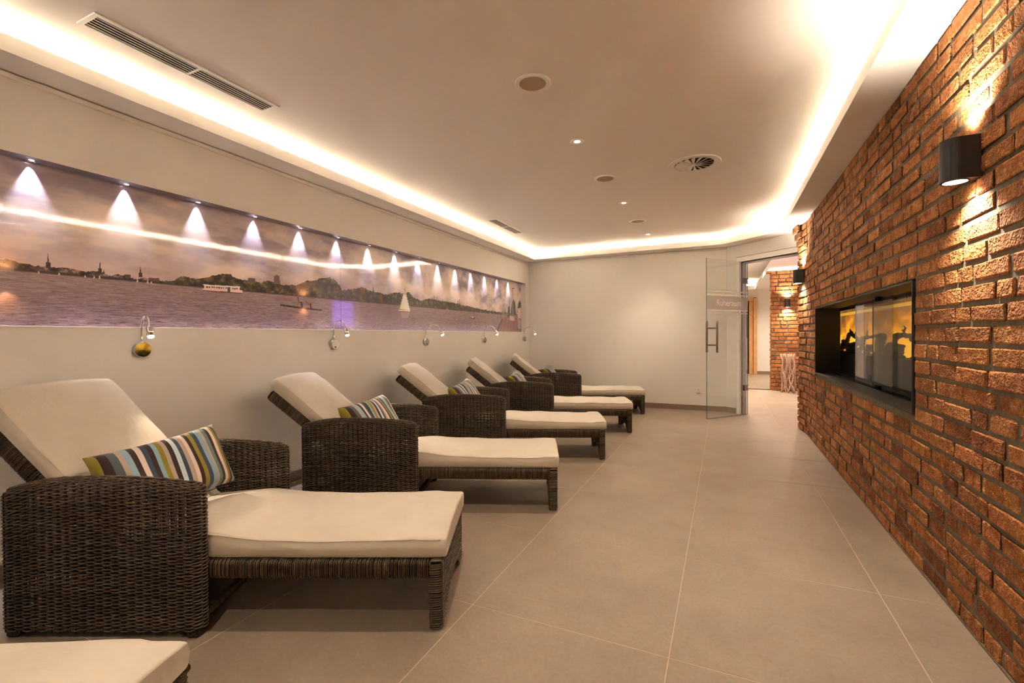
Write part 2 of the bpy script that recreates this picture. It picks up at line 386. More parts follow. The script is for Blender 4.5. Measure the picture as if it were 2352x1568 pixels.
def led_path(d0, d1, z, name):
    A, B = inset(INNER, d0), inset(INNER, d1); b = MB()
    for i in range(5):
        j = (i + 1) % 5; L = np.linalg.norm(np.array(A[j]) - np.array(A[i])); n = max(1, int(L / 0.3))
        for k in range(n):
            u0, u1 = k / n, (k + 1) / n; q = lambda P, u: tuple(np.array(P[i]) * (1 - u) + np.array(P[j]) * u)
            p = [q(A, u0), q(A, u1), q(B, u1), q(B, u0)]
            b.add([(x, y, z) for x, y in p], [(0, 1, 2, 3)] if True else [])
    return b
b = led_path(-0.142, -0.116, ZS + 0.088, 'led')
led = b.build('led_strip', M['led']); tag(led, 'warm white light strip hidden behind the ceiling lip round the room', 'light strip')
bt = MB(); ring(inset(INNER, -0.146), inset(INNER, -0.112), ZS + 0.012, ZS + 0.087, bt); bt.build('strip_profile', M['white_plastic'], led)

# ---------------------------------------------------------------- brick walls
def brick_mesh(Lh, h, name):
    """irregular brick: face in local (x along, z up), y = -outward"""
    nx, nz = 4, 4
    jr = lambda s: random.uniform(-s, s)
    ix = min(0.006, Lh * 0.12); iz = 0.005
    gx = [-Lh / 2, -Lh / 2 + ix, Lh / 2 - ix, Lh / 2]; gz = [-h / 2, -h / 2 + iz, h / 2 - iz, h / 2]; v = []
    for k in range(nz):
        for i in range(nx):
            ex = i in (0, nx - 1); ez = k in (0, nz - 1)
            x = gx[i] + jr(0.0035); z = gz[k] + jr(0.0030)
            if ex and ez: x -= math.copysign(random.uniform(0.001, 0.007), x); z -= math.copysign(random.uniform(0.001, 0.005), z)
            d = jr(0.0018) - (0.003 + random.uniform(0, 0.0025) if (ex or ez) else 0)
            v.append((x, -d, z))
    f = [(k * nx + i, k * nx + i + 1, (k + 1) * nx + i + 1, (k + 1) * nx + i) for k in range(nz - 1) for i in range(nx - 1)]
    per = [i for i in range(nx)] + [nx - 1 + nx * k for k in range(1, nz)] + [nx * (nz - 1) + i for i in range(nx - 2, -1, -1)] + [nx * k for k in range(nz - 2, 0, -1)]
    base = len(v) + len(per)                                        # sides get their own rim vertices so that joint shade can be painted on
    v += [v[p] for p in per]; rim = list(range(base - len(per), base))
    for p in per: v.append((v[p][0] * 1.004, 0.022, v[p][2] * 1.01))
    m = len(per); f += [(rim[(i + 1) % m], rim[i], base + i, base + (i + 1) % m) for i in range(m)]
    return np.array(v), f
def brick_tint():
    r = random.random(); k = random.uniform(0.82, 1.12)
    if r < 0.10: return (0.62 * k, 0.58 * k, 0.60 * k)
    if r < 0.22: return (1.12 * k, 1.16 * k, 1.18 * k)
    if r < 0.36: return (0.86 * k, 0.82 * k, 0.80 * k)
    return (k, k * random.uniform(0.92, 1.06), k * random.uniform(0.88, 1.08))
def side_shade(t):                                                         # 16 face vertices, then 12 side vertices darkened to paint in joint shade
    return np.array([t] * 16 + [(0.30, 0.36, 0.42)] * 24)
CH = ZS / 31.0
def lay_bricks(p0, p1, holes, z_from=0, z_to=31, extra=None, start=0.0):
    """yield (centre xyz, yaw, verts, faces) for a straight run p0->p1 whose outward normal is to the right of travel"""
    p0, p1 = np.array(p0, float), np.array(p1, float); L = np.linalg.norm(p1 - p0); t = (p1 - p0) / L; out = []
    for row in range(z_from, z_to):
        zc = row * CH + CH * 0.5; s = start - (random.uniform(0.0, 0.2)); run = []
        while s < L:
            ln = random.choice([0.232, 0.232, 0.225, 0.238, 0.112, 0.112, 0.165]) + random.uniform(-0.008, 0.008); run.append((s, s + ln)); s += ln + 0.0165
        for a, c in run:
            segs = [(max(a, 0.0), min(c, L))]
            for (h0, h1, z0, z1) in holes:
                if z0 < zc + CH * 0.3 and z1 > zc - CH * 0.3:
                    nw = []
                    for (x, y) in segs:
                        if y <= h0 or x >= h1: nw.append((x, y))
                        else:
                            if x < h0: nw.append((x, h0))
                            if y > h1: nw.append((h1, y))
                    segs = nw
            for (x, y) in segs:
                if y - x < 0.025: continue
                hh = CH - 0.0175 + random.uniform(-0.003, 0.003); v, f = brick_mesh(y - x, hh, 'brick')
                c3 = np.array([*(p0 + t * (x + y) / 2), zc]); nrm = np.array([t[1], -t[0]]); c3[:2] += nrm * random.uniform(-0.003, 0.005)
                zr = R(random.uniform(-0.5, 0.5)); ca, sa = math.cos(zr), math.sin(zr)
                v = np.stack([v[:, 0] * ca - v[:, 2] * sa, v[:, 1], v[:, 0] * sa + v[:, 2] * ca], 1)
                w = np.stack([t[0] * v[:, 0] - nrm[0] * v[:, 1], t[1] * v[:, 0] - nrm[1] * v[:, 1], v[:, 2]], 1)
                out.append((c3, w, f))
    return out
FY0, FY1, FZ0, FZ1 = 2.915, 5.606, 0.742, 1.413                      # fireplace opening
YE = 6.16
b = MB()
b.box(XM, 1.42, YN, FY0 - 0.006, 0, ZC); b.box(XM, 1.055, FY1 + 0.006, YE, 0, ZC); b.box(1.055, 1.42, 6.08, YE, 0, ZC); b.box(1.055, 1.42, FY1 + 0.006, 6.08, 0, 0.94); b.box(1.055, 1.42, FY1 + 0.006, 6.08, 1.42, ZC); b.box(1.25, 1.42, FY1 + 0.006, 6.08, 0.94, 1.42)
b.box(XM, 1.42, FY0 - 0.006, FY1 + 0.006, 0, FZ0 - 0.006); b.box(XM, 1.42, FY0 - 0.006, FY1 + 0.006, FZ1 + 0.006, ZC)
b.prism([(XM, YE), (0.829, 6.55), (1.42, 6.55), (1.42, YE)][::-1], 0, ZC)
wr = b.build('wall_right', M['mortar']); struct(wr, 'long wall of rough old red bricks with grey mortar around the fireplace', 'wall')
# the run goes from far to near so that its right hand side faces the room (-x)
runs = lay_bricks((XW, YE), (XW, YN), [(YE - FY1 - 0.008, YE - FY0 + 0.008, FZ0, FZ1)])
runs += lay_bricks((0.815, 6.55), (XW, YE), [])
runs += lay_bricks((1.10, 6.562), (0.815, 6.562), [])
# corbel: three top courses step out at the far end
for row, outd in ((28, 0.012), (29, 0.032), (30, 0.055)):
    v, f = brick_mesh(0.24, CH - 0.012, 'brick'); t = np.array([XW - 0.815, YE - 6.55]); t /= np.linalg.norm(t); n2 = np.array([t[1], -t[0]])
    w = np.stack([t[0] * v[:, 0] - n2[0] * v[:, 1], t[1] * v[:, 0] - n2[1] * v[:, 1], v[:, 2]], 1)
    runs.append((np.array([0.828 + n2[0] * outd, 6.46 + n2[1] * outd, (row + 0.5) * CH]), w, f))
eye = np.array([0, 0, EYE])
def seen(c):   # apparent size: only bricks ahead of the viewer inside the frame count
    d = c - eye; fwd = -math.sin(YAW) * d[0] + math.cos(YAW) * d[1]; rt = math.cos(YAW) * d[0] + math.sin(YAW) * d[1]
    if fwd < 0.3 or rt / fwd * F_PX > 1240: return 1e3 + abs(fwd)
    if abs(d[2] / fwd * F_PX) > 850: return 500 + fwd
    return fwd
runs.sort(key=lambda q: seen(q[0]))
rest = MB()
for n, (c, w, f) in enumerate(runs):
    if n < 300:
        bb = MB(); bb.add(w, f, side_shade(brick_tint())); o = bb.build('brick', M['brick'], wr); o.location = c
    else: rest.add(w + c, f, side_shade(brick_tint()))
rest.build('farther_bricks', M['brick'], wr, kind='stuff')
# sealing strip at the foot of the brick wall
b = MB(); b.bbox(XW - 0.004, XM + 0.01, YN, YE, 0.0, 0.008, 0.002); b.build('mortar_bed', M['mortar'], wr)

# ---------------------------------------------------------------- corridor beyond the glass door
YP = 10.76
b = MB(); b.box(0.884, 2.5, YP + 0.012, YP + 0.3, 0, ZC)
wp = b.build('wall_corridor', M['mortar']); struct(wp, 'red brick wall in the corridor behind the driftwood stand', 'wall')
for c, w, f in lay_bricks((0.872, YP), (1.75, YP), []):
    bb = MB(); bb.add(w, f, side_shade(brick_tint())); bb.build('brick', M['brick'], wp).location = c
rest = MB()
for c, w, f in lay_bricks((0.874, YP + 0.3), (0.874, YP + 0.02), []) : rest.add(w + c, f, brick_tint())
rest.build('return_bricks', M['brick'], wp, kind='stuff')
b = MB(); b.bbox(0.80, 0.95, YP - 0.03, YP + 0.2, ZS - 0.03, ZS, 0.004); b.build('coping_brick', M['brick'], wp)
b = MB(); b.box(0.865, 2.6, 15.13, 15.3, 0, ZC + 0.3); struct(b.build('wall_far', M['plaster']), 'white wall at the far end of the corridor', 'wall')
b = MB(); b.bbox(0.87, 2.5, 15.115, 15.13, 0, 0.08, 0.002); struct(b.build('baseboard_far', M['base_tile']), 'brown skirting below the white wall at the corridor end', 'skirting')
b = MB(); b.box(-0.55, -0.4, 7.68, 15.3, 0, ZC + 0.3); struct(b.build('wall_passage', M['plaster']), 'cream side wall of the corridor hidden left of the door', 'wall')
b = MB(); b.box(2.45, 2.6, 6.5, 15.3, 0, ZC + 0.3); struct(b.build('wall_passage_right', M['plaster']), 'cream side wall of the corridor hidden right of the bricks', 'wall')
b = MB(); b.box(-0.55, 2.6, 7.0, 15.3, 2.72, 2.85); b.box(0.83, 2.6, 6.55, 15.3, ZS, ZS + 0.02); b.box(0.80, 0.83, 7.0, 15.3, ZS, ZS + 0.11)
b.box(-0.55, 0.83, 14.85, 15.3, ZS, ZS + 0.02); b.box(-0.55, 0.81, 14.83, 14.86, ZS, ZS + 0.10)
b.box(1.42, 2.6, 6.4, 6.55, 0, 2.85)
struct(b.build('ceiling_corridor', M['ceil']), 'corridor ceiling with a raised tray and white lip', 'ceiling')
b = MB(); b.box(-0.38, 0.78, 14.88, 14.90, ZS + 0.03, ZS + 0.031)
tag(b.build('led_strip', M['led']), 'warm light strip behind the corridor ceiling lip', 'light strip')
b = MB(); b.bbox(0.10, 0.872, 10.83, 10.87, 0.0, 0.012, 0.002); struct(b.build('trim_3', M['gap']), 'dark metal threshold strip across the corridor floor', 'threshold')
proto = None  # unseen downlights; those by end wall and glass door added to brighten corridor
for x, y, z, lab in ((1.25, 9.4, ZS, 'corridor downlight hidden above the driftwood stand'), (0.35, 11.6, 2.72, 'corridor downlight hidden beyond the brick wall'), (1.3, 13.6, ZS, 'unseen corridor downlight added before the white end wall'), (0.2, 8.6, 2.72, 'unseen corridor downlight added behind the glass door')):
    if proto is None:
        t = thing('downlight', lab, 'ceiling light', (x, y, z), 0, 'corridor downlights')
        b = MB(); b.lathe([(0.050, 0), (0.050, -0.004), (0.044, -0.006), (0.034, -0.004), (0.030, 0.0)], 24); b.build('trim_ring', M['white'], t, True)
        b = MB(); b.lathe([(0.031, -0.001), (0.0, -0.002)], 20); b.build('lens', M['lens'], t)
        light('beam', 'SPOT', t, (0, 0, -0.012), 230, (1.0, 0.80, 0.62), (0, 0, -1), 150, 1.0, 0.03); proto = t
    else: t = copy_tree(proto); t.location = (x, y, z); t['label'] = lab
t = thing('violet_light_panel', 'violet glowing panel in the corridor seen only as a reflection in the picture', 'light panel', (2.45, 8.89, 1.745))
b = MB(); b.bbox(-0.030, 0.0, -0.37, 0.37, -0.33, 0.33, 0.004); b.build('panel_frame', M['alu'], t)
b = MB(); b.box(-0.034, -0.0302, -0.35, 0.35, -0.31, 0.31); b.build('diffuser', M['violet'], t)
# oak door at the corridor end
d2 = thing('door_2', 'oak framed door with dark glazing at the far end of the corridor', 'door', (0, 0, 0), kind='structure')
b = MB(); b.bbox(0.775, 0.865, 15.02, 15.20, 0, 2.20, 0.004); b.build('frame', M['oak'], d2)
b = MB(); b.bbox(0.66, 0.772, 15.08, 15.20, 0, 2.20, 0.004); b.bbox(-0.4, 0.772, 15.03, 15.2, 2.12, 2.22, 0.004); b.build('door_stile', M['oak'], d2)
b = MB(); b.box(0.635, 0.66, 15.09, 15.2, 0, 2.12); b.build('door_gap', M['soot'], d2)
b = MB(); b.bbox(-0.4, 0.635, 15.10, 15.2, 0.10, 0.96, 0.004); b.build('lower_panel', M['beige_panel'], d2)
b = MB(); b.bbox(-0.4, 0.635, 15.11, 15.2, 1.05, 2.0, 0.004); b.build('glazing', M['door_dark'], d2)
b = MB(); b.bbox(-0.4, 0.635, 15.10, 15.2, 0.96, 1.05, 0.004); b.bbox(-0.4, 0.635, 15.10, 15.2, 2.0, 2.12, 0.004); b.build('rail', M['beige_panel'], d2)
b = MB(); b.box(-0.4, 0.635, 15.10, 15.2, 0.0, 0.10); b.build('kick_plate', M['dark_steel'], d2)
b = MB(); b.box(-0.55, 0.64, 15.2, 15.35, 0, ZC + 0.3); b.box(-0.55, 0.87, 15.13, 15.35, 2.22, ZC + 0.3); struct(b.build('wall_end', M['plaster']), 'cream wall around the oak door at the corridor end', 'wall')

# ---------------------------------------------------------------- glass door with frame
d1 = thing('door_1', 'frameless clear glass door standing open with frosted bands and lettering', 'door', (0, 0, 0), kind='structure')
def aprism(bd, s0, s1, d0, d1_, z0, z1): bd.prism([ang(s0, d0), ang(s1, d0), ang(s1, d1_), ang(s0, d1_)], z0, z1)
b = MB(); g = 0.006
aprism(b, S_OUT + g, S_IN, -0.004, 0.03, 0, ZF_OUT - g); aprism(b, S_IN, S_END, -0.004, 0.03, ZF_IN, ZF_OUT - g)
b.build('door_frame', M['white'], d1)
b = MB(); aprism(b, S_OUT, S_OUT + g, 0.004, 0.03, 0, ZF_OUT); aprism(b, S_OUT, S_END, 0.004, 0.03, ZF_OUT - g, ZF_OUT); aprism(b, S_IN, S_IN + 0.012, 0.036, 0.0449, 0, ZF_IN); aprism(b, S_IN, S_END, 0.036, 0.0449, ZF_IN - 0.012, ZF_IN)
b.build('shadow_joint', M['gap'], d1)
b = MB(); aprism(b, S_IN, 0.272, 0.045, WT, 0, ZF_IN - 0.03); aprism(b, S_IN, S_END, 0.045, WT, ZF_IN - 0.035, ZF_OUT); aprism(b, S_OUT, S_IN, 0.03, WT, 0, ZF_OUT)
b.build('jamb', M['alu'], d1)
GA = np.array([-0.2155, 6.742]); GD = np.array([0.6243, 0.7812]); GN = np.array([0.7812, -0.6243]); GL = 0.835
def gp(s, d, z): p = GA + GD * s + GN * d; return (float(p[0]), float(p[1]), z)
def gbox(bd, s0, s1, d0, d1_, z0, z1): bd.box(s0, s1, d0, d1_, z0, z1, xf=lambda v: np.array([gp(*q) for q in v]))
b = MB(); gbox(b, 0.003, GL - 0.003, -0.004, 0.004, 0.010, 2.182); glass = b.build('glass_panel', M['glass'], d1)
b = MB(); gbox(b, 0.0, 0.003, -0.004, 0.004, 0.010, 2.182); gbox(b, 0, GL, -0.004, 0.004, 0.006, 0.010); gbox(b, GL - 0.003, GL, -0.004, 0.004, 0.010, 2.182); b.build('glass_edge', M['edge_glass'], d1)
b = MB(); gbox(b, 0.004, GL - 0.004, 0.0042, 0.0046, 1.498, 1.669)
b.build('frosted_band', M['frost'], d1)
for z in (1.742, 1.692, 1.482, 1.440):
    b = MB(); gbox(b, 0.004, GL - 0.004, 0.0042, 0.0046, z - 0.009, z + 0.009); b.build('frosted_line', M['frost_line'], d1)
# lettering
cu = bpy.data.curves.new('lettering', 'FONT'); cu.body = 'Ruheraum'; cu.size = 0.128; cu.extrude = 0.0003; cu.align_x = 'LEFT'
tmp = bpy.data.objects.new('lettering_curve', cu); COL.objects.link(tmp); bpy.context.view_layer.update()
me = bpy.data.meshes.new_from_object(tmp.evaluated_get(bpy.context.evaluated_depsgraph_get())); bpy.data.objects.remove(tmp)
me.name = 'lettering'; me.materials.clear(); me.materials.append(M['letter'])
lt = link('lettering', me, d1, label='white door lettering reading Ruheraum')
wid = max(v.co.x for v in me.vertices); sx = 0.50 / wid
lt.matrix_world = Matrix(((GD[0] * sx, 0, GN[0], gp(0.185, 0.0052, 0)[0]), (GD[1] * sx, 0, GN[1], gp(0.185, 0.0052, 0)[1]), (0, 0.95, 0, 1.545), (0, 0, 0, 1)))
for sd in (-1, 1):
    h = MB(); h.tube([gp(0.105, sd * 0.085, 0.905 + q * 0.428 / 8) for q in range(9)], 0.0155, 14, up=(1, 0, 0)); ho = h.build('handle_bar', M['handle_steel'], d1, smooth=True)
    for z in (1.005, 1.235):
        h = MB(); h.tube([gp(0.105, sd * d, z) for d in (0.004, 0.03, 0.0301, 0.040, 0.0401, 0.078)], [0.009, 0.009, 0.013, 0.013, 0.009, 0.009], 12); h.build('standoff', M['handle_steel'], ho, smooth=True)
for z in (0.386, 1.909):
    h = MB()
    h.bbox(GL - 0.09, GL - 0.025, -0.016, 0.016, z - 0.04, z + 0.04, 0.004, xf=lambda v: np.array([gp(*q) for q in v]))
    h.bbox(GL - 0.05, GL + 0.004, -0.013, 0.013, z + 0.024, z + 0.04, 0.003, xf=lambda v: np.array([gp(*q) for q in v]))
    h.bbox(GL - 0.05, GL + 0.004, -0.013, 0.013, z - 0.04, z - 0.024, 0.003, xf=lambda v: np.array([gp(*q) for q in v])); h.build('hinge', M['dark_steel'], d1)

# ---------------------------------------------------------------- picture print in the niche
def vnoise(x, y, seed):
    r = np.random.default_rng(seed); g = r.random((256, 256)); xi = np.floor(x).astype(int); yi = np.floor(y).astype(int); fx = x - xi; fy = y - yi
    fx = fx * fx * (3 - 2 * fx); fy = fy * fy * (3 - 2 * fy); G = lambda a, c: g[a % 256, c % 256]
    return (G(xi, yi) * (1 - fx) + G(xi + 1, yi) * fx) * (1 - fy) + (G(xi, yi + 1) * (1 - fx) + G(xi + 1, yi + 1) * fx) * fy
def fbm(x, y, seed, o=5, g=0.5):
    s = 0; a = 1; t = 0
    for k in range(o): s = s + a * vnoise(x * 2 ** k, y * 2 ** k, seed + k); t += a; a *= g
    return s / t
TOPS = [(-3, 1.56), (0, 1.55), (1.001, 1.54), (1.093, 1.53), (1.176, 1.53), (1.265, 1.525), (1.399, 1.523), (1.439, 1.513), (1.514, 1.526), (1.546, 1.504), (1.614, 1.512), (1.71, 1.506), (1.786, 1.522), (1.826, 1.549), (1.893, 1.548), (1.964, 1.55), (2.038, 1.582), (2.099, 1.602), (2.162, 1.603), (2.21, 1.574), (2.295, 1.57), (2.401, 1.572), (2.476, 1.596), (2.553, 1.573), (2.633, 1.571), (2.761, 1.594), (2.827, 1.634), (2.896, 1.634), (2.967, 1.661), (3.04, 1.684), (3.116, 1.677), (3.183, 1.636), (3.219, 1.583), (3.357, 1.604), (3.474, 1.635), (3.595, 1.608), (3.723, 1.601), (3.823, 1.591), (3.999, 1.628), (4.111, 1.628), (4.227, 1.652), (4.306, 1.594), (4.43, 1.568), (4.605, 1.6), (4.838, 1.59), (5.037, 1.592), (5.25, 1.577), (5.595, 1.561), (5.979, 1.537), (6.467, 1.527), (7.4, 1.52)]
def paint(Y, Z):
    A = lambda c: np.array(srgb(*c))
    def mix(C, c, k): return C * (1 - k[..., None]) + np.asarray(c) * k[..., None]
    sst = lambda a, c, x: np.clip((x - a) / (c - a), 0, 1) ** 2 * (3 - 2 * np.clip((x - a) / (c - a), 0, 1))
    SH = 1.493
    # sky: long soft clouds on the left, heaped clouds towards the right
    n1 = fbm(Y * 2.8 + 9, Z * 8, 3, 7, 0.56); n2 = fbm(Y * 4.5, Z * 6.5 + 3, 21, 6, 0.55); kx = sst(2.5, 5.0, Y); n = n1 * (1 - kx) + n2 * kx
    C = np.zeros(Y.shape + (3,)) + A((176, 160, 154)); C = mix(C, A((122, 108, 118)), sst(0.52, 0.30, n) * (0.7 + 0.3 * kx)); C = mix(C, A((206, 186, 166)), sst(0.50 - 0.02 * kx, 0.72 - 0.07 * kx, n) * 0.9)
    C = mix(C, A((184, 152, 128)), sst(1.75, 1.52, Z) * 0.45 * (1 - kx * 0.5)); C = mix(C, A((122, 110, 122)), sst(1.86, 2.05, Z) * 0.12)
    # water with dark ripples that grow towards the lower edge
    wz = np.clip((SH - Z) / 0.28, 0, 1); w = fbm(Y * 26, Z * 190 / (0.5 + wz), 50, 4); w2 = fbm(Y * 7, Z * 60, 61, 4)
    wc = np.zeros_like(C) + A((132, 110, 106)); wc = mix(wc, A((112, 94, 104)), wz * 0.6); wc = mix(wc, A((72, 56, 62)), sst(0.56, 0.72, w) * (0.35 + 0.6 * wz)); wc = mix(wc, A((164, 142, 136)), sst(0.45, 0.28, w) * 0.5); wc = mix(wc, A((98, 80, 82)), sst(0.55, 0.75, w2) * 0.4)
    C = np.where((Z < SH)[..., None], wc, C)
    # shore: town to the left, trees to the right
    tx, tz = zip(*TOPS); top = np.interp(Y, tx, tz) + (fbm(Y * 40, Y * 0 + 2, 70, 3) - 0.5) * 0.022
    isl = (Z >= SH) & (Z < top); nt = fbm(Y * 30, Z * 34, 80, 4, 0.6); nb = fbm(Y * 8, Z * 9, 86, 3)
    town = Y < 1.75; tc = np.zeros_like(C) + A((54, 50, 34)); tc = mix(tc, A((26, 22, 16)), sst(0.55, 0.35, nt)); tc = mix(tc, A((104, 98, 54)), sst(0.56, 0.74, nt) * 0.8); tc = mix(tc, A((124, 84, 44)), sst(0.62, 0.75, nb) * 0.5)
    bc = np.zeros_like(C) + A((70, 56, 50)); bc = mix(bc, A((32, 27, 22)), sst(0.5, 0.4, nt)); bc = mix(bc, A((128, 104, 92)), (sst(0.58, 0.66, nt) * (Z > SH + 0.012)))
    tc = np.where(town[..., None], bc, tc); C = np.where(isl[..., None], tc, C)
    C = mix(C, A((40, 34, 26)), ((Z > SH - 0.006) & (Z < SH + 0.006)).astype(float) * 0.8)
    def poly(pts, col, k=1.0):
        nonlocal C
        ins = np.zeros(Y.shape, bool); m = len(pts)
        for i in range(m):
            (a, c), (d, e) = pts[i], pts[(i + 1) % m]
            if c == e: continue
            cr = ((c > Z) != (e > Z)) & (Y < (d - a) * (Z - c) / (e - c) + a); ins ^= cr
        C = mix(C, A(col), ins.astype(float) * k)
    for y0, zt, wd in ((1.177, 1.602, 0.016), (1.398, 1.597, 0.014), (1.415, 1.545, 0.010), (1.597, 1.594, 0.015), (3.64, 1.685, 0.02), (4.62, 1.658, 0.022), (4.67, 1.664, 0.022), (4.71, 1.65, 0.02), (5.26, 1.645, 0.024), (5.31, 1.64, 0.024)):
        zb = max(1.52, np.interp(y0, tx, tz) - 0.02); zm = zb + (zt - zb) * 0.35
        poly([(y0 - wd * 0.6, zb), (y0 - wd * 0.6, zm), (y0 - wd * 0.25, zm), (y0, zt), (y0 + wd * 0.25, zm), (y0 + wd * 0.6, zm), (y0 + wd * 0.6, zb)], (52, 36, 34))
    poly([(2.29, 1.56), (2.29, 1.588), (2.30, 1.594), (2.35, 1.594), (2.355, 1.56)], (84, 66, 62)); poly([(2.51, 1.57), (2.512, 1.63), (2.535, 1.645), (2.562, 1.637), (2.565, 1.57)], (92, 72, 66)); poly([(1.515, 1.505), (1.515, 1.527), (1.545, 1.527), (1.545, 1.505)], (74, 60, 54)); poly([(1.64, 1.505), (1.64, 1.522), (1.70, 1.524), (1.70, 1.505)], (84, 66, 60))
    for y0, h in ((1.14, 0.012), (1.22, 0.016), (1.33, 0.014), (1.37, 0.016), (1.395, 0.024), (1.58, 0.03), (1.635, 0.026), (1.655, 0.018), (5.0, 0.04), (5.03, 0.03), (6.2, 0.03)): poly([(y0 - 0.004, 1.487), (y0, 1.487 + h), (y0 + 0.005, 1.487)], (200, 178, 160))
    # ferry
    poly([(1.966, 1.468), (1.96, 1.482), (1.975, 1.486), (1.975, 1.509), (2.226, 1.517), (2.228, 1.497), (2.25, 1.497), (2.244, 1.471)], (206, 180, 164)); poly([(1.966, 1.468), (1.963, 1.474), (2.246, 1.478), (2.244, 1.471)], (96, 56, 50)); poly([(1.966, 1.508), (1.966, 1.512), (2.235, 1.522), (2.235, 1.517)], (226, 206, 190))
    for k in range(14):
        y0 = 1.988 + k * 0.0165
        if k not in (9, 10): poly([(y0, 1.492 + k * 0.0005), (y0, 1.503 + k * 0.0005), (y0 + 0.0105, 1.503 + k * 0.0005), (y0 + 0.0105, 1.492 + k * 0.0005)], (58, 46, 44))
    poly([(2.137, 1.478), (2.137, 1.512), (2.155, 1.512), (2.155, 1.478)], (52, 62, 58))
    # two paddlers
    poly([(2.559, 1.413), (2.57, 1.402), (2.70, 1.390), (2.98, 1.378), (2.985, 1.392), (2.75, 1.402), (2.60, 1.412)], (30, 26, 24))
    for y0, s in ((2.772, 0.0), (2.862, -0.006)):
        poly([(y0 - 0.012, 1.395 + s), (y0 - 0.01, 1.43 + s), (y0 + 0.008, 1.432 + s), (y0 + 0.014, 1.395 + s)], (60, 34, 28)); poly([(y0 - 0.008, 1.43 + s), (y0 - 0.008, 1.447 + s), (y0 + 0.006, 1.447 + s), (y0 + 0.006, 1.43 + s)], (46, 28, 24)); poly([(y0 - 0.006, 1.425 + s), (y0 - 0.036, 1.446 + s), (y0 - 0.034, 1.452 + s), (y0 - 0.002, 1.432 + s)], (70, 40, 32))
    poly([(2.735, 1.446), (2.731, 1.47), (2.724, 1.48), (2.734, 1.49), (2.741, 1.48), (2.737, 1.468), (2.74, 1.446)], (52, 34, 32)); poly([(2.822, 1.436), (2.812, 1.452), (2.816, 1.456), (2.826, 1.438)], (60, 40, 34))
    # sailing boat and its reflection
    poly([(4.145, 1.680), (4.055, 1.452), (4.150, 1.447)], (226, 206, 180)); poly([(4.152, 1.664), (4.158, 1.447), (4.238, 1.447)], (232, 214, 190)); poly([(4.145, 1.685), (4.149, 1.685), (4.154, 1.44), (4.148, 1.44)], (96, 78, 66)); poly([(4.028, 1.428), (4.05, 1.444), (4.235, 1.444), (4.236, 1.424), (4.06, 1.421)], (224, 204, 178)); poly([(4.04, 1.428), (4.06, 1.421), (4.236, 1.424), (4.236, 1.428)], (110, 62, 50)); poly([(4.06, 1.418), (4.23, 1.418), (4.20, 1.36), (4.10, 1.35)], (186, 162, 140), 0.4)
    # rower
    poly([(5.58, 1.402), (5.64, 1.408), (5.70, 1.408), (5.76, 1.402), (5.69, 1.392), (5.65, 1.392)], (84, 36, 34)); poly([(5.64, 1.405), (5.645, 1.43), (5.675, 1.43), (5.68, 1.405)], (198, 180, 176)); poly([(5.5, 1.395), (5.64, 1.412), (5.64, 1.408)], (70, 46, 44)); poly([(5.68, 1.412), (5.84, 1.395), (5.68, 1.408)], (70, 46, 44))
    # jetty, folded parasols, posts
    poly([(6.40, 1.205), (6.62, 1.425), (7.40, 1.40), (7.40, 1.205)], (122, 88, 80)); poly([(6.38, 1.205), (6.60, 1.425), (6.635, 1.425), (6.43, 1.205)], (60, 40, 38))
    for k in range(7): poly([(6.5 + k * 0.14, 1.205), (6.66 + k * 0.1, 1.42), (6.675 + k * 0.1, 1.42), (6.52 + k * 0.14, 1.205)], (96, 66, 60))
    poly([(6.60, 1.505), (6.60, 1.51), (7.35, 1.498), (7.35, 1.492)], (206, 186, 176)); poly([(6.80, 1.43), (6.83, 1.62), (6.90, 1.66), (6.92, 1.5)], (66, 58, 50)); poly([(6.93, 1.5), (6.99, 1.72), (7.05, 1.77), (7.12, 1.70), (7.14, 1.5)], (58, 50, 44)); poly([(7.2, 1.55), (7.26, 1.72), (7.31, 1.76), (7.38, 1.66), (7.38, 1.5)], (56, 46, 42))
    for y0, zt in ((6.555, 1.49), (6.66, 1.66), (7.02, 1.94), (6.94, 1.72)): poly([(y0 - 0.008, 1.40), (y0 - 0.008, zt), (y0 + 0.008, zt), (y0 + 0.008, 1.40)], (150, 132, 126) if zt > 1.5 else (60, 44, 40))
    poly([(7.0, 1.935), (7.0, 1.95), (7.08, 1.955), (7.08, 1.94)], (66, 58, 58)); poly([(6.63, 1.41), (6.66, 1.44), (6.80, 1.44), (6.78, 1.40)], (148, 78, 60)); poly([(7.10, 1.36), (7.12, 1.50), (7.18, 1.52), (7.2, 1.33)], (140, 74, 62)); poly([(6.90, 1.41), (6.9, 1.48), (7.08, 1.47), (7.08, 1.40)], (176, 160, 150)); poly([(7.22, 1.46), (7.22, 1.62), (7.36, 1.64), (7.36, 1.45)], (190, 168, 156)); poly([(7.24, 1.28), (7.24, 1.44), (7.27, 1.44), (7.27, 1.28)], (186, 170, 160)); poly([(7.3, 1.27), (7.3, 1.42), (7.33, 1.42), (7.33, 1.27)], (186, 170, 160))
    return C * np.array([1.52, 1.58, 1.80])
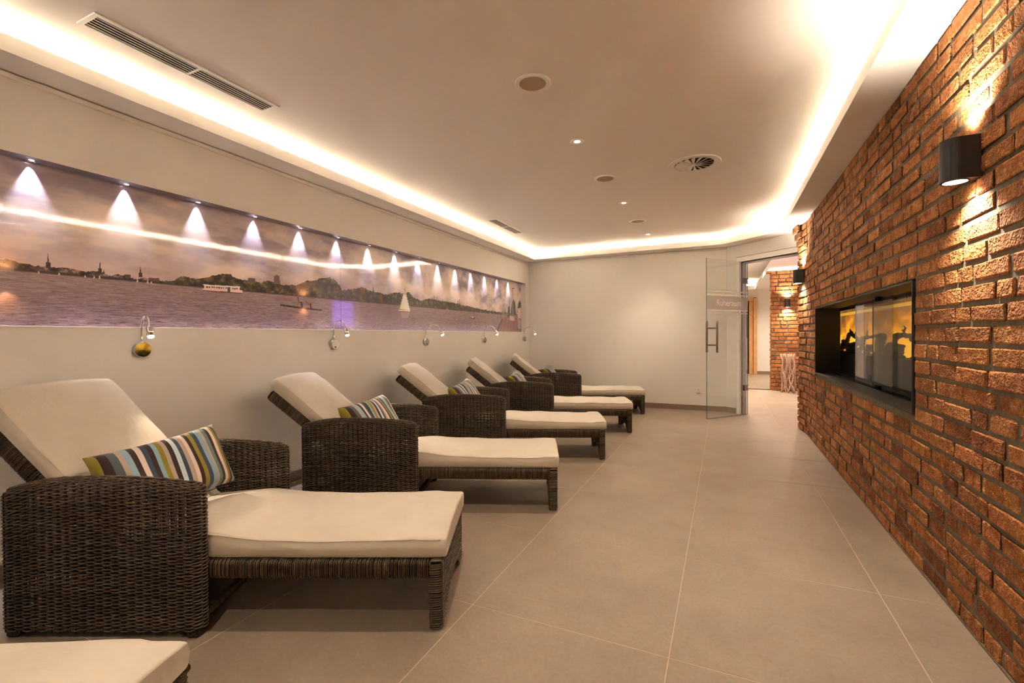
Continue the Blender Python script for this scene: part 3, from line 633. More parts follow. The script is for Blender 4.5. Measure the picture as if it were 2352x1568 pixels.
def build_mural():
    ys = [YN + 0.2]
    while ys[-1] < YNE - 0.001: y = ys[-1]; ys.append(min(YNE, y + (0.012 if y < 0.95 else min(0.012, 0.0017 * max(y, 1) ** 1.4))))
    ys = np.array(ys); zs = np.linspace(Z0N, Z1N, 301); Yg, Zg = np.meshgrid(ys, zs); C = np.clip(paint(Yg, Zg), 0, 1)
    nz, ny = Yg.shape; V = np.stack([np.full(Yg.shape, XN), Yg, Zg], -1).reshape(-1, 3)
    I = np.arange(nz * ny).reshape(nz, ny); Q = np.stack([I[:-1, :-1], I[:-1, 1:], I[1:, 1:], I[1:, :-1]], -1).reshape(-1, 4)
    me = bpy.data.meshes.new('print'); me.vertices.add(len(V)); me.vertices.foreach_set('co', V.astype(np.float32).ravel())
    me.loops.add(Q.size); me.loops.foreach_set('vertex_index', Q.astype(np.int32).ravel()); me.polygons.add(len(Q))
    me.polygons.foreach_set('loop_start', np.arange(0, Q.size, 4, dtype=np.int32)); me.update(calc_edges=True)
    at = me.color_attributes.new('print', 'FLOAT_COLOR', 'POINT'); at.data.foreach_set('color', np.concatenate([C.reshape(-1, 3), np.ones((nz * ny, 1))], 1).astype(np.float32).ravel())
    k = NT('glossy_print'); k.set(Roughness=0.33); k.b.inputs['Coat Weight'].default_value = 1.0; k.b.inputs['Coat Roughness'].default_value = 0.04; k.b.inputs['Coat IOR'].default_value = 1.7
    a = k.n('Attribute', attribute_name='print'); k.l(a.outputs['Color'], k.b.inputs['Base Color'])
    nb = k.bump(k.worldnoise(55, 2), 0.03, 0.003); k.l(nb, k.b.inputs['Coat Normal'])
    me.materials.append(k.m); root = thing('wall_picture', 'long glossy panoramic print of a lake with trees and boats in the wall niche', 'picture', (0, 0, 0))
    link('print', me, root)
    b = MB(); b.box(XN - 0.0055, XN - 0.0008, YN + 0.2, YNE, Z0N, Z1N); b.build('backing_board', M['white'], root)
    b = MB(); b.box(XN + 0.0002, XN + 0.0006, 3.2035, 3.2052, Z0N, Z1N); b.build('joint', M['gap'], root)
build_mural()

# ---------------------------------------------------------------- lamps in the niche, in the ceiling, on the walls
ring_me = None
proto = None
for k in range(-6, 15):
    y = 1.112 + k * 0.4085
    ordn = ['first', 'second', 'third', 'fourth', 'fifth', 'sixth', 'seventh', 'eighth', 'ninth', 'tenth', 'eleventh', 'twelfth', 'thirteenth', 'fourteenth', 'fifteenth']
    if y < YN + 0.3: continue
    lab = ('tiny cool white spotlight in the niche top, %s from the left edge of the photo' % ordn[k]) if k >= 0 else 'tiny cool white niche spotlight outside the photo, %s beyond its left edge' % ordn[-k - 1]
    if proto is None:
        t = thing('niche_spotlight', lab, 'spotlight', (XN + 0.031, y, Z1N), 0, 'spotlights in the picture niche')
        b = MB(); b.lathe([(0.026, 0), (0.026, -0.003), (0.019, -0.005), (0.018, -0.001)], 20); b.build('ring', M['chrome'], t)
        b = MB(); b.lathe([(0.017, -0.0015), (0.0, -0.0025)], 16); b.build('lens', M['lens_cool'], t)
        light('beam', 'SPOT', t, (-0.017, 0, -0.005), P_NICHE, COOL, (-0.025, 0, -1), 56, 0.8, 0.006); proto = t
    else:
        t = copy_tree(proto); t.location = (XN + 0.031, y, Z1N); t['label'] = lab
# ceiling downlights
proto = None; DLX = -0.985
for y, lab in ((3.31, 'recessed ceiling downlight nearest the viewer, between two speakers'), (5.054, 'recessed ceiling downlight between the second and third speaker'), (6.771, 'recessed ceiling downlight nearest the end wall'), (1.57, 'recessed ceiling downlight just above the top edge of the photo'), (-0.17, 'recessed ceiling downlight behind the viewer')):
    if proto is None:
        t = thing('downlight', lab, 'ceiling light', (DLX, y, ZC), 0, 'recessed downlights')
        b = MB(); b.lathe([(0.050, 0), (0.050, -0.004), (0.044, -0.006), (0.034, -0.004), (0.020, 0.0)], 32); b.build('trim_ring', M['white'], t, True)
        b = MB(); b.lathe([(0.022, -0.001), (0.0, -0.002)], 24); b.build('lens', M['lens'], t)
        light('beam', 'SPOT', t, (0, 0, -0.012), P_DOWN, WARM_SPOT, (0, 0, -1), 100, 0.9, 0.03); proto = t
    else: t = copy_tree(proto); t.location = (DLX, y, ZC); t['label'] = lab
# ceiling loudspeakers
proto = None
for y, lab in ((2.44, 'round ceiling loudspeaker nearest the viewer with brown grille'), (4.195, 'round ceiling loudspeaker beside the swirl air outlet'), (5.94, 'round ceiling loudspeaker farthest from the viewer'), (0.69, 'round ceiling loudspeaker behind the top edge of the photo')):
    if proto is None:
        t = thing('ceiling_speaker', lab, 'speaker', (DLX, y, ZC), 0, 'ceiling speakers')
        b = MB(); b.lathe([(0.103, 0), (0.103, -0.006), (0.098, -0.009), (0.078, -0.006), (0.074, -0.002), (0.073, 0.0)], 48); b.build('rim', M['white'], t)
        b = MB(); b.lathe([(0.0745, -0.0035), (0.0, -0.0045)], 40); b.build('grille', M['grille'], t); proto = t
    else: t = copy_tree(proto); t.location = (DLX, y, ZC); t['label'] = lab
# swirl outlet
t = thing('swirl_outlet', 'round swirl air outlet with radial blades set in the ceiling', 'air vent', (-0.226, 4.165, ZC))
b = MB(); b.lathe([(0.210, 0), (0.210, -0.005), (0.203, -0.010), (0.160, -0.008), (0.153, -0.002), (0.152, 0)], 64); b.build('rim', M['white'], t)
b = MB(); b.lathe([(0.154, -0.001), (0.0, -0.0012)], 48); b.build('shaft', M['vent_in'], t)
for k in range(16):
    a = k * math.tau / 16; b = MB()
    pts = [(0.016, -0.002), (0.016, 0.002), (0.150, 0.017), (0.150, -0.017)]; v = []
    ca, sa = math.cos(a), math.sin(a)
    for x, y in pts: v.append((x * ca - y * sa, x * sa + y * ca, -0.0025 if y > 0 else -0.0125))
    v2 = [(x, y, z + 0.001) for x, y, z in v]; b.add(v + v2, [(3, 2, 1, 0), (4, 5, 6, 7), (0, 1, 5, 4), (1, 2, 6, 5), (2, 3, 7, 6), (3, 0, 4, 7)]); b.build('blade', M['white'], t)
b = MB(); b.lathe([(0.0, -0.016), (0.018, -0.014), (0.02, -0.004), (0.02, -0.001)], 20); b.build('hub', M['white'], t, True)
# slot outlets
def slot_outlet(x0, x1, y0, y1, lab):
    t = thing('slot_outlet', lab, 'air vent', ((x0 + x1) / 2, (y0 + y1) / 2, ZC), 0, 'linear air outlets'); hx, hy = (x1 - x0) / 2, (y1 - y0) / 2; fx, fy = 0.022, 0.024
    b = MB(); b.box(-hx + 0.015, hx - 0.015, -hy + 0.015, hy - 0.015, -0.0015, -0.0005); b.build('shaft', M['vent_in'], t)
    b = MB(); b.bbox(-hx, -hx + fx, -hy, hy, -0.007, 0, 0.003); b.bbox(hx - fx * 1.3, hx, -hy, hy, -0.007, 0, 0.003); b.bbox(-hx, hx, -hy, -hy + fy, -0.0068, 0, 0.003); b.bbox(-hx, hx, hy - fy, hy, -0.0068, 0, 0.003); b.build('frame', M['white'], t)
    b = MB(); b.bbox(-hx + fx, hx - fx, -0.007, 0.007, -0.0062, -0.0015, 0.002); b.build('crossbar', M['white'], t)
    w = 2 * hx - 2.3 * fx
    for k in range(5):
        x = -hx + fx + w * (k + 0.5) / 5
        for a, c in ((-hy + fy, -0.007), (0.007, hy - fy)):
            b = MB(); b.bbox(x - 0.003, x + 0.003, a, c, -0.0055, -0.0025, 0.001); b.build('slat', M['white'], t)
slot_outlet(-2.657, -2.498, 1.081, 2.009, 'long slotted air outlet near the viewer beside the left cove')
slot_outlet(-2.666, -2.506, 5.03, 5.89, 'small slotted air outlet farther away beside the left cove')

# reading lamps
def read_lamp(y, z, a, c, lab):
    t = thing('reading_lamp', lab, 'wall lamp', (XL, y, z), 0, 'chrome reading lamps')
    ry = lambda v: np.stack([v[:, 2], v[:, 1], -v[:, 0]], 1)       # lathe axis z -> +x
    b = MB(); b.lathe([(0.042, 0), (0.044, 0.004), (0.044, 0.027), (0.043, 0.030), (0.0425, 0.031)], 40, xf=ry); b.build('base', M['steel'], t, True)
    b = MB(); b.lathe([(0.0425, 0.031), (0.0405, 0.0335), (0.0, 0.0336)], 40, xf=ry); b.build('cover', M['dark_chrome'], t)
    b = MB(); b.lathe([(0.006, 0.033), (0.006, 0.039), (0.0, 0.0395)], 16, xf=lambda v: ry(v) + np.array([0, 0, -0.026])); b.build('switch', M['black'], t, True)
    H = np.array([a, c, 0.135]); S = np.array([0.018, 0, 0.042]); P = []
    for q in np.linspace(0, 1, 7): P.append(S + np.array([0, 0, 0.075 * q]))
    top = S + np.array([0, 0, 0.075])
    for q in np.linspace(0.08, 1, 20):
        th = math.pi * q * 0.96; e = H - top; rad = 0.078
        P.append(np.array([top[0] + e[0] * (1 - math.cos(th)) / 2 * 0.97, top[1] + e[1] * (1 - math.cos(th)) / 2 * 0.97, top[2] + rad * math.sin(th) + (e[2] - 0.0) * q ** 2]))
    P.append(H + np.array([0, 0, -0.004])); b = MB(); b.tube(P, 0.0056, 10, up=(0.2, 1, 0)); b.build('gooseneck', M['chrome'], t, True)
    d = np.array([a * 0.18, c * 0.18, -0.07]); d /= np.linalg.norm(d); u = lambda s: H + d * s
    b = MB(); b.tube([u(-0.004), u(0.0), u(0.003), u(0.008), u(0.058), u(0.060)], [0.006, 0.009, 0.017, 0.019, 0.0195, 0.017], 20, up=(0, 1, 0)); hd = b.build('head', M['chrome'], t, True)
    b = MB(); b.tube([u(0.0595), u(0.068), u(0.072)], [0.0165, 0.014, 0.005], 16, up=(0, 1, 0)); b.build('lens', M['lens_read'], hd, True)
    return t, u(0.076)
READ = [(1.545, 1.081, 0.155, -0.03, 'chrome gooseneck reading lamp above the nearest full lounger'), (3.014, 1.086, 0.17, -0.02, 'chrome gooseneck reading lamp above the second lounger, left of the sailing boat'), (4.39, 1.086, 0.205, 0.01, 'chrome gooseneck reading lamp above the third lounger'), (5.80, 1.094, 0.195, 0.0, 'chrome gooseneck reading lamp near the right end of the picture'), (7.25, 1.10, 0.19, 0.0, 'chrome gooseneck reading lamp in the far room corner'), (0.14, 1.08, 0.19, 0.0, 'chrome gooseneck reading lamp left outside the photo')]
for y, z, a, c, lab in READ:
    t, hp = read_lamp(y, z, a, c, lab)
    light('beam', 'SPOT', t, hp, P_READ, (1.0, 0.80, 0.58), (0.55, -0.16, -0.59), 36, 1.0, 0.012)

# up and down lamps on the bricks
def brick_lamp(x, y, z, rz, lab, p=P_BRICK):
    t = thing('brick_wall_lamp', lab, 'wall lamp', (x, y, z), rz, 'black up and down lamps')
    n = 20; out = [(0.0, -0.046)] + [(0.058 + 0.046 * math.sin(q), -0.046 * math.cos(q)) for q in np.linspace(0, math.pi, n)] + [(0.0, 0.046)]
    cx = 0.058; b = MB()
    b.prism(out, -0.078, 0.078); b.build('housing', M['black'], t)
    for sg in (-1, 1):
        b = MB(); b.lathe([(0.041, 0), (0.041, sg * 0.002), (0.036, sg * 0.002), (0.036, 0)], 28, xf=lambda v: v + np.array([cx, 0, sg * 0.078])); b.build('ring', M['black_gloss'], t)
        b = MB(); b.lathe([(0.036, 0.0), (0.0, 0.001 * sg)], 24, xf=lambda v: v + np.array([cx, 0, sg * 0.0790])); b.build('lens', M['lens'], t)
        light('beam', 'SPOT', t, (cx, 0, sg * 0.088), p, (1.0, 0.86, 0.70), (-0.10, 0, sg), 125, 1.0, 0.015)
    return t
brick_lamp(XW - 0.002, 2.30, 1.798, math.pi, 'large looking black lamp on the bricks nearest the viewer, right of the fireplace')
brick_lamp(0.842, 6.30, 1.82, math.pi - 0.1, 'black lamp at the far end of the brick wall by the glass door')
brick_lamp(1.156, YP - 0.004, 1.77, -math.pi / 2, 'small looking black lamp on the corridor bricks above the driftwood stand', P_BRICK * 0.9)
brick_lamp(XW - 0.002, -0.9, 1.80, math.pi, 'black lamp on the bricks behind the viewer')

# ---------------------------------------------------------------- fireplace
fp = thing('fireplace', 'wide glazed electric fireplace with glowing logs set in the brick wall', 'fireplace', (XW, (FY0 + FY1) / 2, FZ0))
fo = np.array(fp.location); rel = lambda x0, x1, y0, y1, z0, z1: (x0 - fo[0], x1 - fo[0], y0 - fo[1], y1 - fo[1], z0 - fo[2], z1 - fo[2])
PT = 0.010; XF = XW - 0.007; XB = 1.064
for nm, q in (('frame_top', (XF, XB, FY0, FY1, FZ1 - PT, FZ1)), ('frame_sill', (XF, XB, FY0, FY1, FZ0, FZ0 + PT)), ('frame_side', (XF, XB, FY0, FY0 + PT, FZ0 + PT, FZ1 - PT)), ('frame_side', (XF, XB, FY1 - PT, FY1, FZ0 + PT, FZ1 - PT))):
    b = MB(); b.bbox(*rel(*q), 0.0015); b.build(nm, M['frame_metal'], fp)
b = MB(); b.box(*rel(1.20, 1.22, FY0 + PT, FY1 - PT, FZ0 + PT, FZ1 - PT)); b.build('firebox_back', M['soot'], fp)
WZ0, WZ1, XS, YF = 0.978, 1.374, 1.064, 6.05
b = MB(); b.box(*rel(XS, XS + 0.008, FY0 + PT, FY1, FZ0 + PT, WZ0)); b.box(*rel(XS, XS + 0.008, FY0 + PT, FY1, WZ1, FZ1 - PT)); b.build('front_panel', M['black_gloss'], fp)
b = MB(); b.box(*rel(XS + 0.008, 1.20, FY0 + PT, YF, WZ0 - 0.02, WZ0 - 0.004)); b.build('hearth', M['soot'], fp)
b = MB(); b.box(*rel(1.150, 1.160, FY0 + 0.02, YF, WZ0, 1.40)); b.build('flame_screen', M['flame'], fp)
b = MB(); b.box(*rel(1.128, 1.148, FY0 + 0.03, YF, 1.338, 1.360)); b.build('light_bar', M['flame_bar'], fp)
b = MB(); b.box(*rel(XS - 0.005, XS - 0.001, FY0 + PT, FY1 - PT, WZ0 - 0.01, WZ1 + 0.01)); b.build('fire_pane', M['glass_dim'], fp)
def log(P, r0, r1, seed):
    rr = np.random.default_rng(seed); n = 12; P = np.array(P, float); s = np.linspace(0, len(P) - 1, n); Q = np.stack([np.interp(s, range(len(P)), P[:, k]) for k in range(3)], 1) + rr.normal(0, 0.003, (n, 3))
    rad = np.linspace(r0, r1, n) * (1 + rr.normal(0, 0.12, n)); rad[0] *= 0.8; rad[-1] *= 0.75
    b = MB(); b.tube(Q - fo, rad, 9, up=(0.1, 0.2, 1)); return b
LX = 1.108
LOGS = [([(5.70, 1.00), (5.63, 1.08)], .045, .04), ([(5.62, 1.03), (5.50, 1.13), (5.40, 1.165)], .035, .026), ([(5.50, 1.04), (5.30, 1.04), (5.10, 1.06)], .042, .035), ([(5.38, 1.15), (5.24, 1.12), (5.10, 1.08)], .03, .022), ([(5.41, 1.16), (5.43, 1.195)], .014, .008), ([(5.20, 1.13), (5.17, 1.165)], .014, .009), ([(5.60, 0.995), (5.30, 1.005), (5.04, 1.0)], .03, .03),
        ([(4.98, 1.01), (4.955, 1.09), (4.93, 1.125)], .036, .03), ([(4.97, 1.118), (4.76, 1.118), (4.54, 1.132)], .024, .020), ([(4.56, 1.14), (4.57, 1.06), (4.55, 1.0)], .024, .036), ([(4.80, 1.13), (4.795, 1.175)], .014, .007), ([(4.80, 1.0), (4.76, 1.055)], .05, .042),
        ([(4.57, 1.01), (4.47, 1.15)], .036, .032), ([(4.47, 1.01), (4.345, 1.14)], .038, .032), ([(4.31, 1.0), (4.25, 1.07)], .05, .042),
        ([(4.18, 1.02), (4.12, 1.12), (4.06, 1.145)], .034, .03), ([(4.10, 1.135), (3.95, 1.14), (3.80, 1.135), (3.72, 1.09)], .026, .024), ([(3.97, 1.15), (3.965, 1.20)], .015, .008), ([(4.05, 1.0), (4.02, 1.075)], .055, .046), ([(3.72, 1.09), (3.66, 1.0)], .032, .04),
        ([(3.55, 1.0), (3.45, 1.12), (3.3, 1.15), (3.15, 1.10), (3.1, 1.0)], .034, .03), ([(3.4, 1.0), (3.36, 1.07)], .05, .045)]
for k, (P, r0, r1) in enumerate(LOGS): log([(LX + 0.008 * math.sin(k * 2.3), y, z - 0.004) for y, z in P], r0 * 0.6, r1 * 0.62, k).build('log', M['log'], fp, True)
for k in range(60):
    y = random.uniform(FY0 + 0.08, YF - 0.06); x = random.uniform(1.085, 1.135); r = random.uniform(0.011, 0.020); b = MB()
    b.lathe([(0, -0.7 * r), (r * 0.8, -0.4 * r), (r, 0.1 * r), (r * 0.6, 0.6 * r), (0, 0.75 * r)], 7, xf=lambda v: v * np.array([0.8, random.uniform(1.1, 2.2), 1]) + np.array([x, y, WZ0 + r * 0.6]) - fo); b.build('coal', M['ember'] if k % 7 == 0 else M['log'], fp, True)
for y0, y1, x in ((3.72, 4.64, 0.985), (FY0 + PT + 0.002, 4.22, 1.000)):
    b = MB(); b.box(*rel(x, x + 0.006, y0, y1, FZ0 + PT + 0.004, FZ1 - PT - 0.004)); b.build('glass_door', M['glass_dim'], fp)
    b = MB(); b.box(*rel(x, x + 0.006, y1, y1 + 0.002, FZ0 + PT + 0.004, FZ1 - PT - 0.004)); b.build('glass_edge', M['edge_glass'], fp)
for z in (FZ0 + PT, FZ1 - PT - 0.030):
    b = MB(); b.bbox(*rel(0.975, 1.012, 3.98, 4.06, z, z + 0.03), 0.003); b.build('glass_clip', M['soot'], fp)
b = MB(); b.box(*rel(0.978, 1.016, FY0 + PT, FY1 - PT, FZ0 + PT, FZ0 + PT + 0.004)); b.build('track', M['soot'], fp)

# ---------------------------------------------------------------- socket
t = thing('wall_socket', 'white square wall socket low on the end wall beside the glass door', 'socket', (-0.356, YB, 0.304))
b = MB(); b.bbox(-0.041, 0.041, -0.010, 0, -0.041, 0.041, 0.004); b.build('plate', M['white_plastic'], t)
fy = lambda v: np.stack([v[:, 0], -v[:, 2], v[:, 1]], 1)
b = MB(); b.lathe([(0.027, 0.0102), (0.026, 0.013), (0.021, 0.0135), (0.019, 0.0106)], 28, xf=fy); b.build('insert', M['white_plastic'], t, True)
b = MB(); b.lathe([(0.0195, 0.0104), (0.0, 0.0105)], 24, xf=fy); b.build('well', M['beige_panel'], t)
for x in (-0.0095, 0.0095):
    b = MB(); b.lathe([(0.003, 0.0106), (0.0, 0.0112)], 10, xf=lambda v: fy(v) + np.array([x, 0, 0])); b.build('pin_hole', M['black'], t)

# ---------------------------------------------------------------- driftwood stand
t = thing('driftwood_stand', 'tall stand of bundled silvery driftwood branches against the corridor bricks', 'stand', (1.148, 10.47, 0))
rr = np.random.default_rng(5)
for k in range(17):
    a = k / 17 * math.tau * 2 + rr.uniform(-0.15, 0.15); rad = (0.125 if k % 2 else 0.085) + rr.uniform(-0.015, 0.015); P = []; ph = rr.uniform(0, 6, 2)
    for q in np.linspace(0, 1, 14):
        rr_ = rad * (0.82 + 0.22 * q + 0.14 * (1 - q) ** 6) ; aa = a + 0.34 * math.sin(q * 8 + ph[0]) * (1 - abs(2 * q - 1) * 0.3)
        P.append((rr_ * math.cos(aa) + 0.012 * math.sin(q * 11 + ph[1]), rr_ * math.sin(aa) + 0.012 * math.cos(q * 9 + ph[0]), 0.004 + q * 0.75))
    b = MB(); b.tube(P, (0.010 + 0.005 * rr.random()) * (1 + 0.25 * np.sin(np.linspace(0, 9, 14) + ph[1])), 7, up=(0.3, 0.2, 0)); b.build('branch', M['drift'], t, True)
b = MB(); b.lathe([(0.0, 0.0), (0.12, 0.0), (0.12, 0.008), (0.0, 0.010)], 24); b.build('foot_plate', M['drift'], t)

# ---------------------------------------------------------------- loungers
def tint_r(lo=0.7, hi=1.25):
    k = random.uniform(lo, hi); return (k, k * random.uniform(0.93, 1.03), k * random.uniform(0.85, 1.02))
ARX0, ARX1, ARH = -1.690, -0.920, 0.0365
def arch(x): return np.where(x < -1.36, 0.612 - 0.042 * ((x + 1.36) / 0.33) ** 2, 0.612 - 0.030 * ((x + 1.36) / 0.44) ** 2)
def rrect(hx, hy, r, n):
    r = max(min(r, hx, hy), 0.002); pts = []
    for (cx, cy, a0) in ((hx - r, hy - r, 0), (-hx + r, hy - r, 90), (-hx + r, -hy + r, 180), (hx - r, -hy + r, 270)):
        for q in np.linspace(0, 90, 9): a = R(a0 + q); pts.append((cx + r * math.cos(a), cy + r * math.sin(a)))
    P = np.array(pts + [pts[0]]); s = np.concatenate([[0], np.cumsum(np.linalg.norm(np.diff(P, axis=0), axis=1))])
    u = np.linspace(0, s[-1], n, endpoint=False); return np.stack([np.interp(u, s, P[:, 0]), np.interp(u, s, P[:, 1])], 1)
def arm_weave():
    b = MB(); hx = (ARX1 - ARX0) / 2; xc = (ARX0 + ARX1) / 2; NS = 52; n = NS * 3
    rows = 78; rtop = 0.033
    for k in range(rows + 8):
        if k <= rows: ins = 0.0; fz = k / rows; lift = 0
        else: ph = (k - rows) / 8.0 * math.pi / 2 * 0.96; ins = rtop * (1 - math.cos(ph)); fz = 1; lift = rtop * math.sin(ph)
        L = rrect(hx - ins, ARH - ins, 0.034 - ins, n); N = np.roll(L, -1, 0) - np.roll(L, 1, 0); N = np.stack([N[:, 1], -N[:, 0]], 1); N /= np.linalg.norm(N, axis=1)[:, None]
        amp = 0.0050 * np.cos(np.arange(n) * math.pi / 3 + math.pi * k)[:, None]; L2 = L + N * amp
        x = L2[:, 0] + xc; zt = arch(x) - rtop; z = 0.034 + (zt - 0.034) * fz + lift + 0.0012 * np.sin(np.arange(n) * 0.13 + k * 1.7)
        b.tube(np.stack([x, L2[:, 1], z], 1), 0.0031 * random.uniform(0.88, 1.12), 5, True, tint=tint_r())
    return b.mesh('wicker_weave', M['wicker'], True)
def arm_core():
    b = MB(); hx = (ARX1 - ARX0) / 2; xc = (ARX0 + ARX1) / 2; L = rrect(hx, ARH, 0.034, 52)
    for x, y in L[:]:
        b.tube([(x + xc, y, 0.022), (x + xc, y, float(arch(x + xc)) - 0.02)], 0.0030, 5, up=(1, 0, 0))
    for x in (ARX0 + 0.035, xc, ARX1 - 0.035): b.bbox(x - 0.014, x + 0.014, -0.012, 0.012, 0.03, 0.54, 0.003)
    for z in (0.05, 0.30): b.bbox(ARX0 + 0.02, ARX1 - 0.02, -0.010, 0.010, z - 0.01, z + 0.01, 0.003)
    return b.mesh('armrest', M['wicker_core'])
def foot_mesh():
    b = MB(); b.bbox(-0.026, 0.026, -0.030, 0.030, 0.0, 0.036, 0.008); return b.mesh('foot', M['wicker_core'])
def wrap(b, p0, p1, w, h, pitch, wdir, hdir, r=0.0034, taper=None):
    """rings of strand wound round a bar from p0 to p1"""
    p0, p1, wdir, hdir = (np.array(q, float) for q in (p0, p1, wdir, hdir)); L = np.linalg.norm(p1 - p0); n = int(L / pitch); ax = (p1 - p0) / L
    for k in range(n + 1):
        q = k / max(n, 1); ww, hh = (w, h) if taper is None else taper(q, w, h); lp = rrect(ww / 2, hh / 2, min(ww, hh) * 0.28, 16); tl = random.uniform(-0.0015, 0.0015)
        P = p0 + ax * (L * q) + lp[:, :1] * wdir + lp[:, 1:] * hdir + ax * (tl + lp[:, :1] / ww * 0.004); b.tube(P, r * random.uniform(0.85, 1.15), 4, True, up=ax, tint=tint_r(0.55, 1.4))
RZ0, RZ1 = 0.202, 0.272
def frame_core():
    b = MB()
    for sy in (-1, 1): b.bbox(-1.62, -0.005, sy * 0.277 - 0.019, sy * 0.277 + 0.019, RZ0 + 0.006, RZ1 - 0.005, 0.008)
    b.bbox(-0.045, -0.007, -0.26, 0.26, RZ0 + 0.006, RZ1 - 0.005, 0.008); b.bbox(-1.64, -1.60, -0.26, 0.26, RZ0 + 0.006, RZ1 - 0.005, 0.008); return b.mesh('seat_frame', M['wicker_core'])
def frame_weave():
    b = MB()
    for sy in (-1, 1): wrap(b, (-0.93, sy * 0.277, 0.237), (-0.058, sy * 0.277, 0.237), 0.046, 0.070, 0.0080, (0, 1, 0), (0, 0, 1))
    wrap(b, (-0.026, -0.30, 0.262), (-0.026, 0.30, 0.262), 0.046, 0.020, 0.0068, (1, 0, 0), (0, 0, 1)); return b.mesh('wicker_weave', M['wicker'], True)
def end_weave():
    """woven end panel below the foot end, arched between the legs"""
    b = MB(); r = 0
    z = 0.012
    while z < 0.255:
        hw = 0.195 * math.sqrt(max(0, 1 - (z / 0.085) ** 2)) if z < 0.085 else 0
        for xo, ph in ((-0.006, 0), (-0.046, 1)):
            spans = [(-0.296, 0.296)] if hw < 0.01 else [(-0.296, -hw), (hw, 0.296)]
            for a, c in spans:
                n = max(4, int((c - a) / 0.008)); y = np.linspace(a, c, n); x = xo + 0.0034 * np.cos(y / 0.026 * math.pi + math.pi * (r + ph)); b.tube(np.stack([x, y, np.full(n, z) + 0.001 * np.sin(y * 40 + r)], 1), 0.0034, 5, tint=tint_r(0.55, 1.5))
        z += 0.0069; r += 1
    return b.mesh('wicker_weave', M['wicker'], True)
def end_core():
    b = MB(); pts = [(-0.285, 0.03), (-0.19, 0.03)] + [(-0.19 * math.cos(q), 0.092 * math.sin(q) + 0.0) for q in np.linspace(0.35, math.pi - 0.35, 11)] + [(0.19, 0.03), (0.285, 0.03), (0.285, 0.262), (-0.285, 0.262)]
    n = len(pts); v = [(-0.034, y, z) for y, z in pts] + [(-0.018, y, z) for y, z in pts]; b.add(v, [tuple(range(n)), tuple(range(n, 2 * n))[::-1]] + [(i, n + i, n + (i + 1) % n, (i + 1) % n) for i in range(n)]); return b.mesh('end_panel', M['wicker_core'])
def leg_core():
    b = MB(); b.bbox(-0.021, 0.021, -0.020, 0.020, 0.0, 0.25, 0.006); return b.mesh('leg', M['wicker_core'])
def leg_weave():
    b = MB(); wrap(b, (0, 0, 0.006), (0, 0, 0.258), 0.052, 0.050, 0.0088, (1, 0, 0), (0, 1, 0), 0.0038, taper=lambda q, w, h: (w * (0.90 + 0.13 * min(1, q * 2)), h * (0.92 + 0.10 * min(1, q * 2)))); return b.mesh('wicker_weave', M['wicker'], True)
PIV = np.array([-1.29, 0, 0.280]); BL = 0.815
def backfn(al):
    ca, sa = math.cos(al), math.sin(al); ex, ez = np.array([-ca, 0, sa]), np.array([sa, 0, ca])
    return lambda s, y, h: PIV + ex * s + np.array([0, 1, 0]) * y + ez * h, ex, ez
def back_core(al):
    g, ex, ez = backfn(al); b = MB(); xf = lambda v: np.array([g(*q) for q in v])
    for sy in (-1, 1): b.bbox(0.0, BL - 0.02, sy * 0.258 - 0.016, sy * 0.258 + 0.016, -0.062, -0.006, 0.008, xf=xf)
    b.bbox(BL - 0.055, BL - 0.015, -0.25, 0.25, -0.060, -0.008, 0.008, xf=xf); b.bbox(0.02, BL - 0.05, -0.245, 0.245, -0.022, -0.016, 0.001, xf=xf); return b.mesh('backrest', M['wicker_core'])
def back_weave(al):
    g, ex, ez = backfn(al); b = MB()
    for sy in (-1, 1): wrap(b, g(0.0, sy * 0.258, -0.034), g(BL - 0.02, sy * 0.258, -0.034), 0.046, 0.070, 0.0078, (0, 1, 0), ez, 0.0040)
    wrap(b, g(BL - 0.03, -0.275, -0.034), g(BL - 0.03, 0.275, -0.034), 0.050, 0.066, 0.0080, ex, ez, 0.0040)
    s = 0.03; k = 0
    while s < BL - 0.06:
        y = np.linspace(-0.24, 0.24, 60); P = np.stack([g(s, yy, -0.019 + 0.0075 * math.cos(yy / 0.03 * math.pi + math.pi * k)) for yy in y]); b.tube(P, 0.0042, 4, up=ex, tint=tint_r()); s += 0.0105; k += 1
    return b.mesh('wicker_weave', M['wicker'], True)
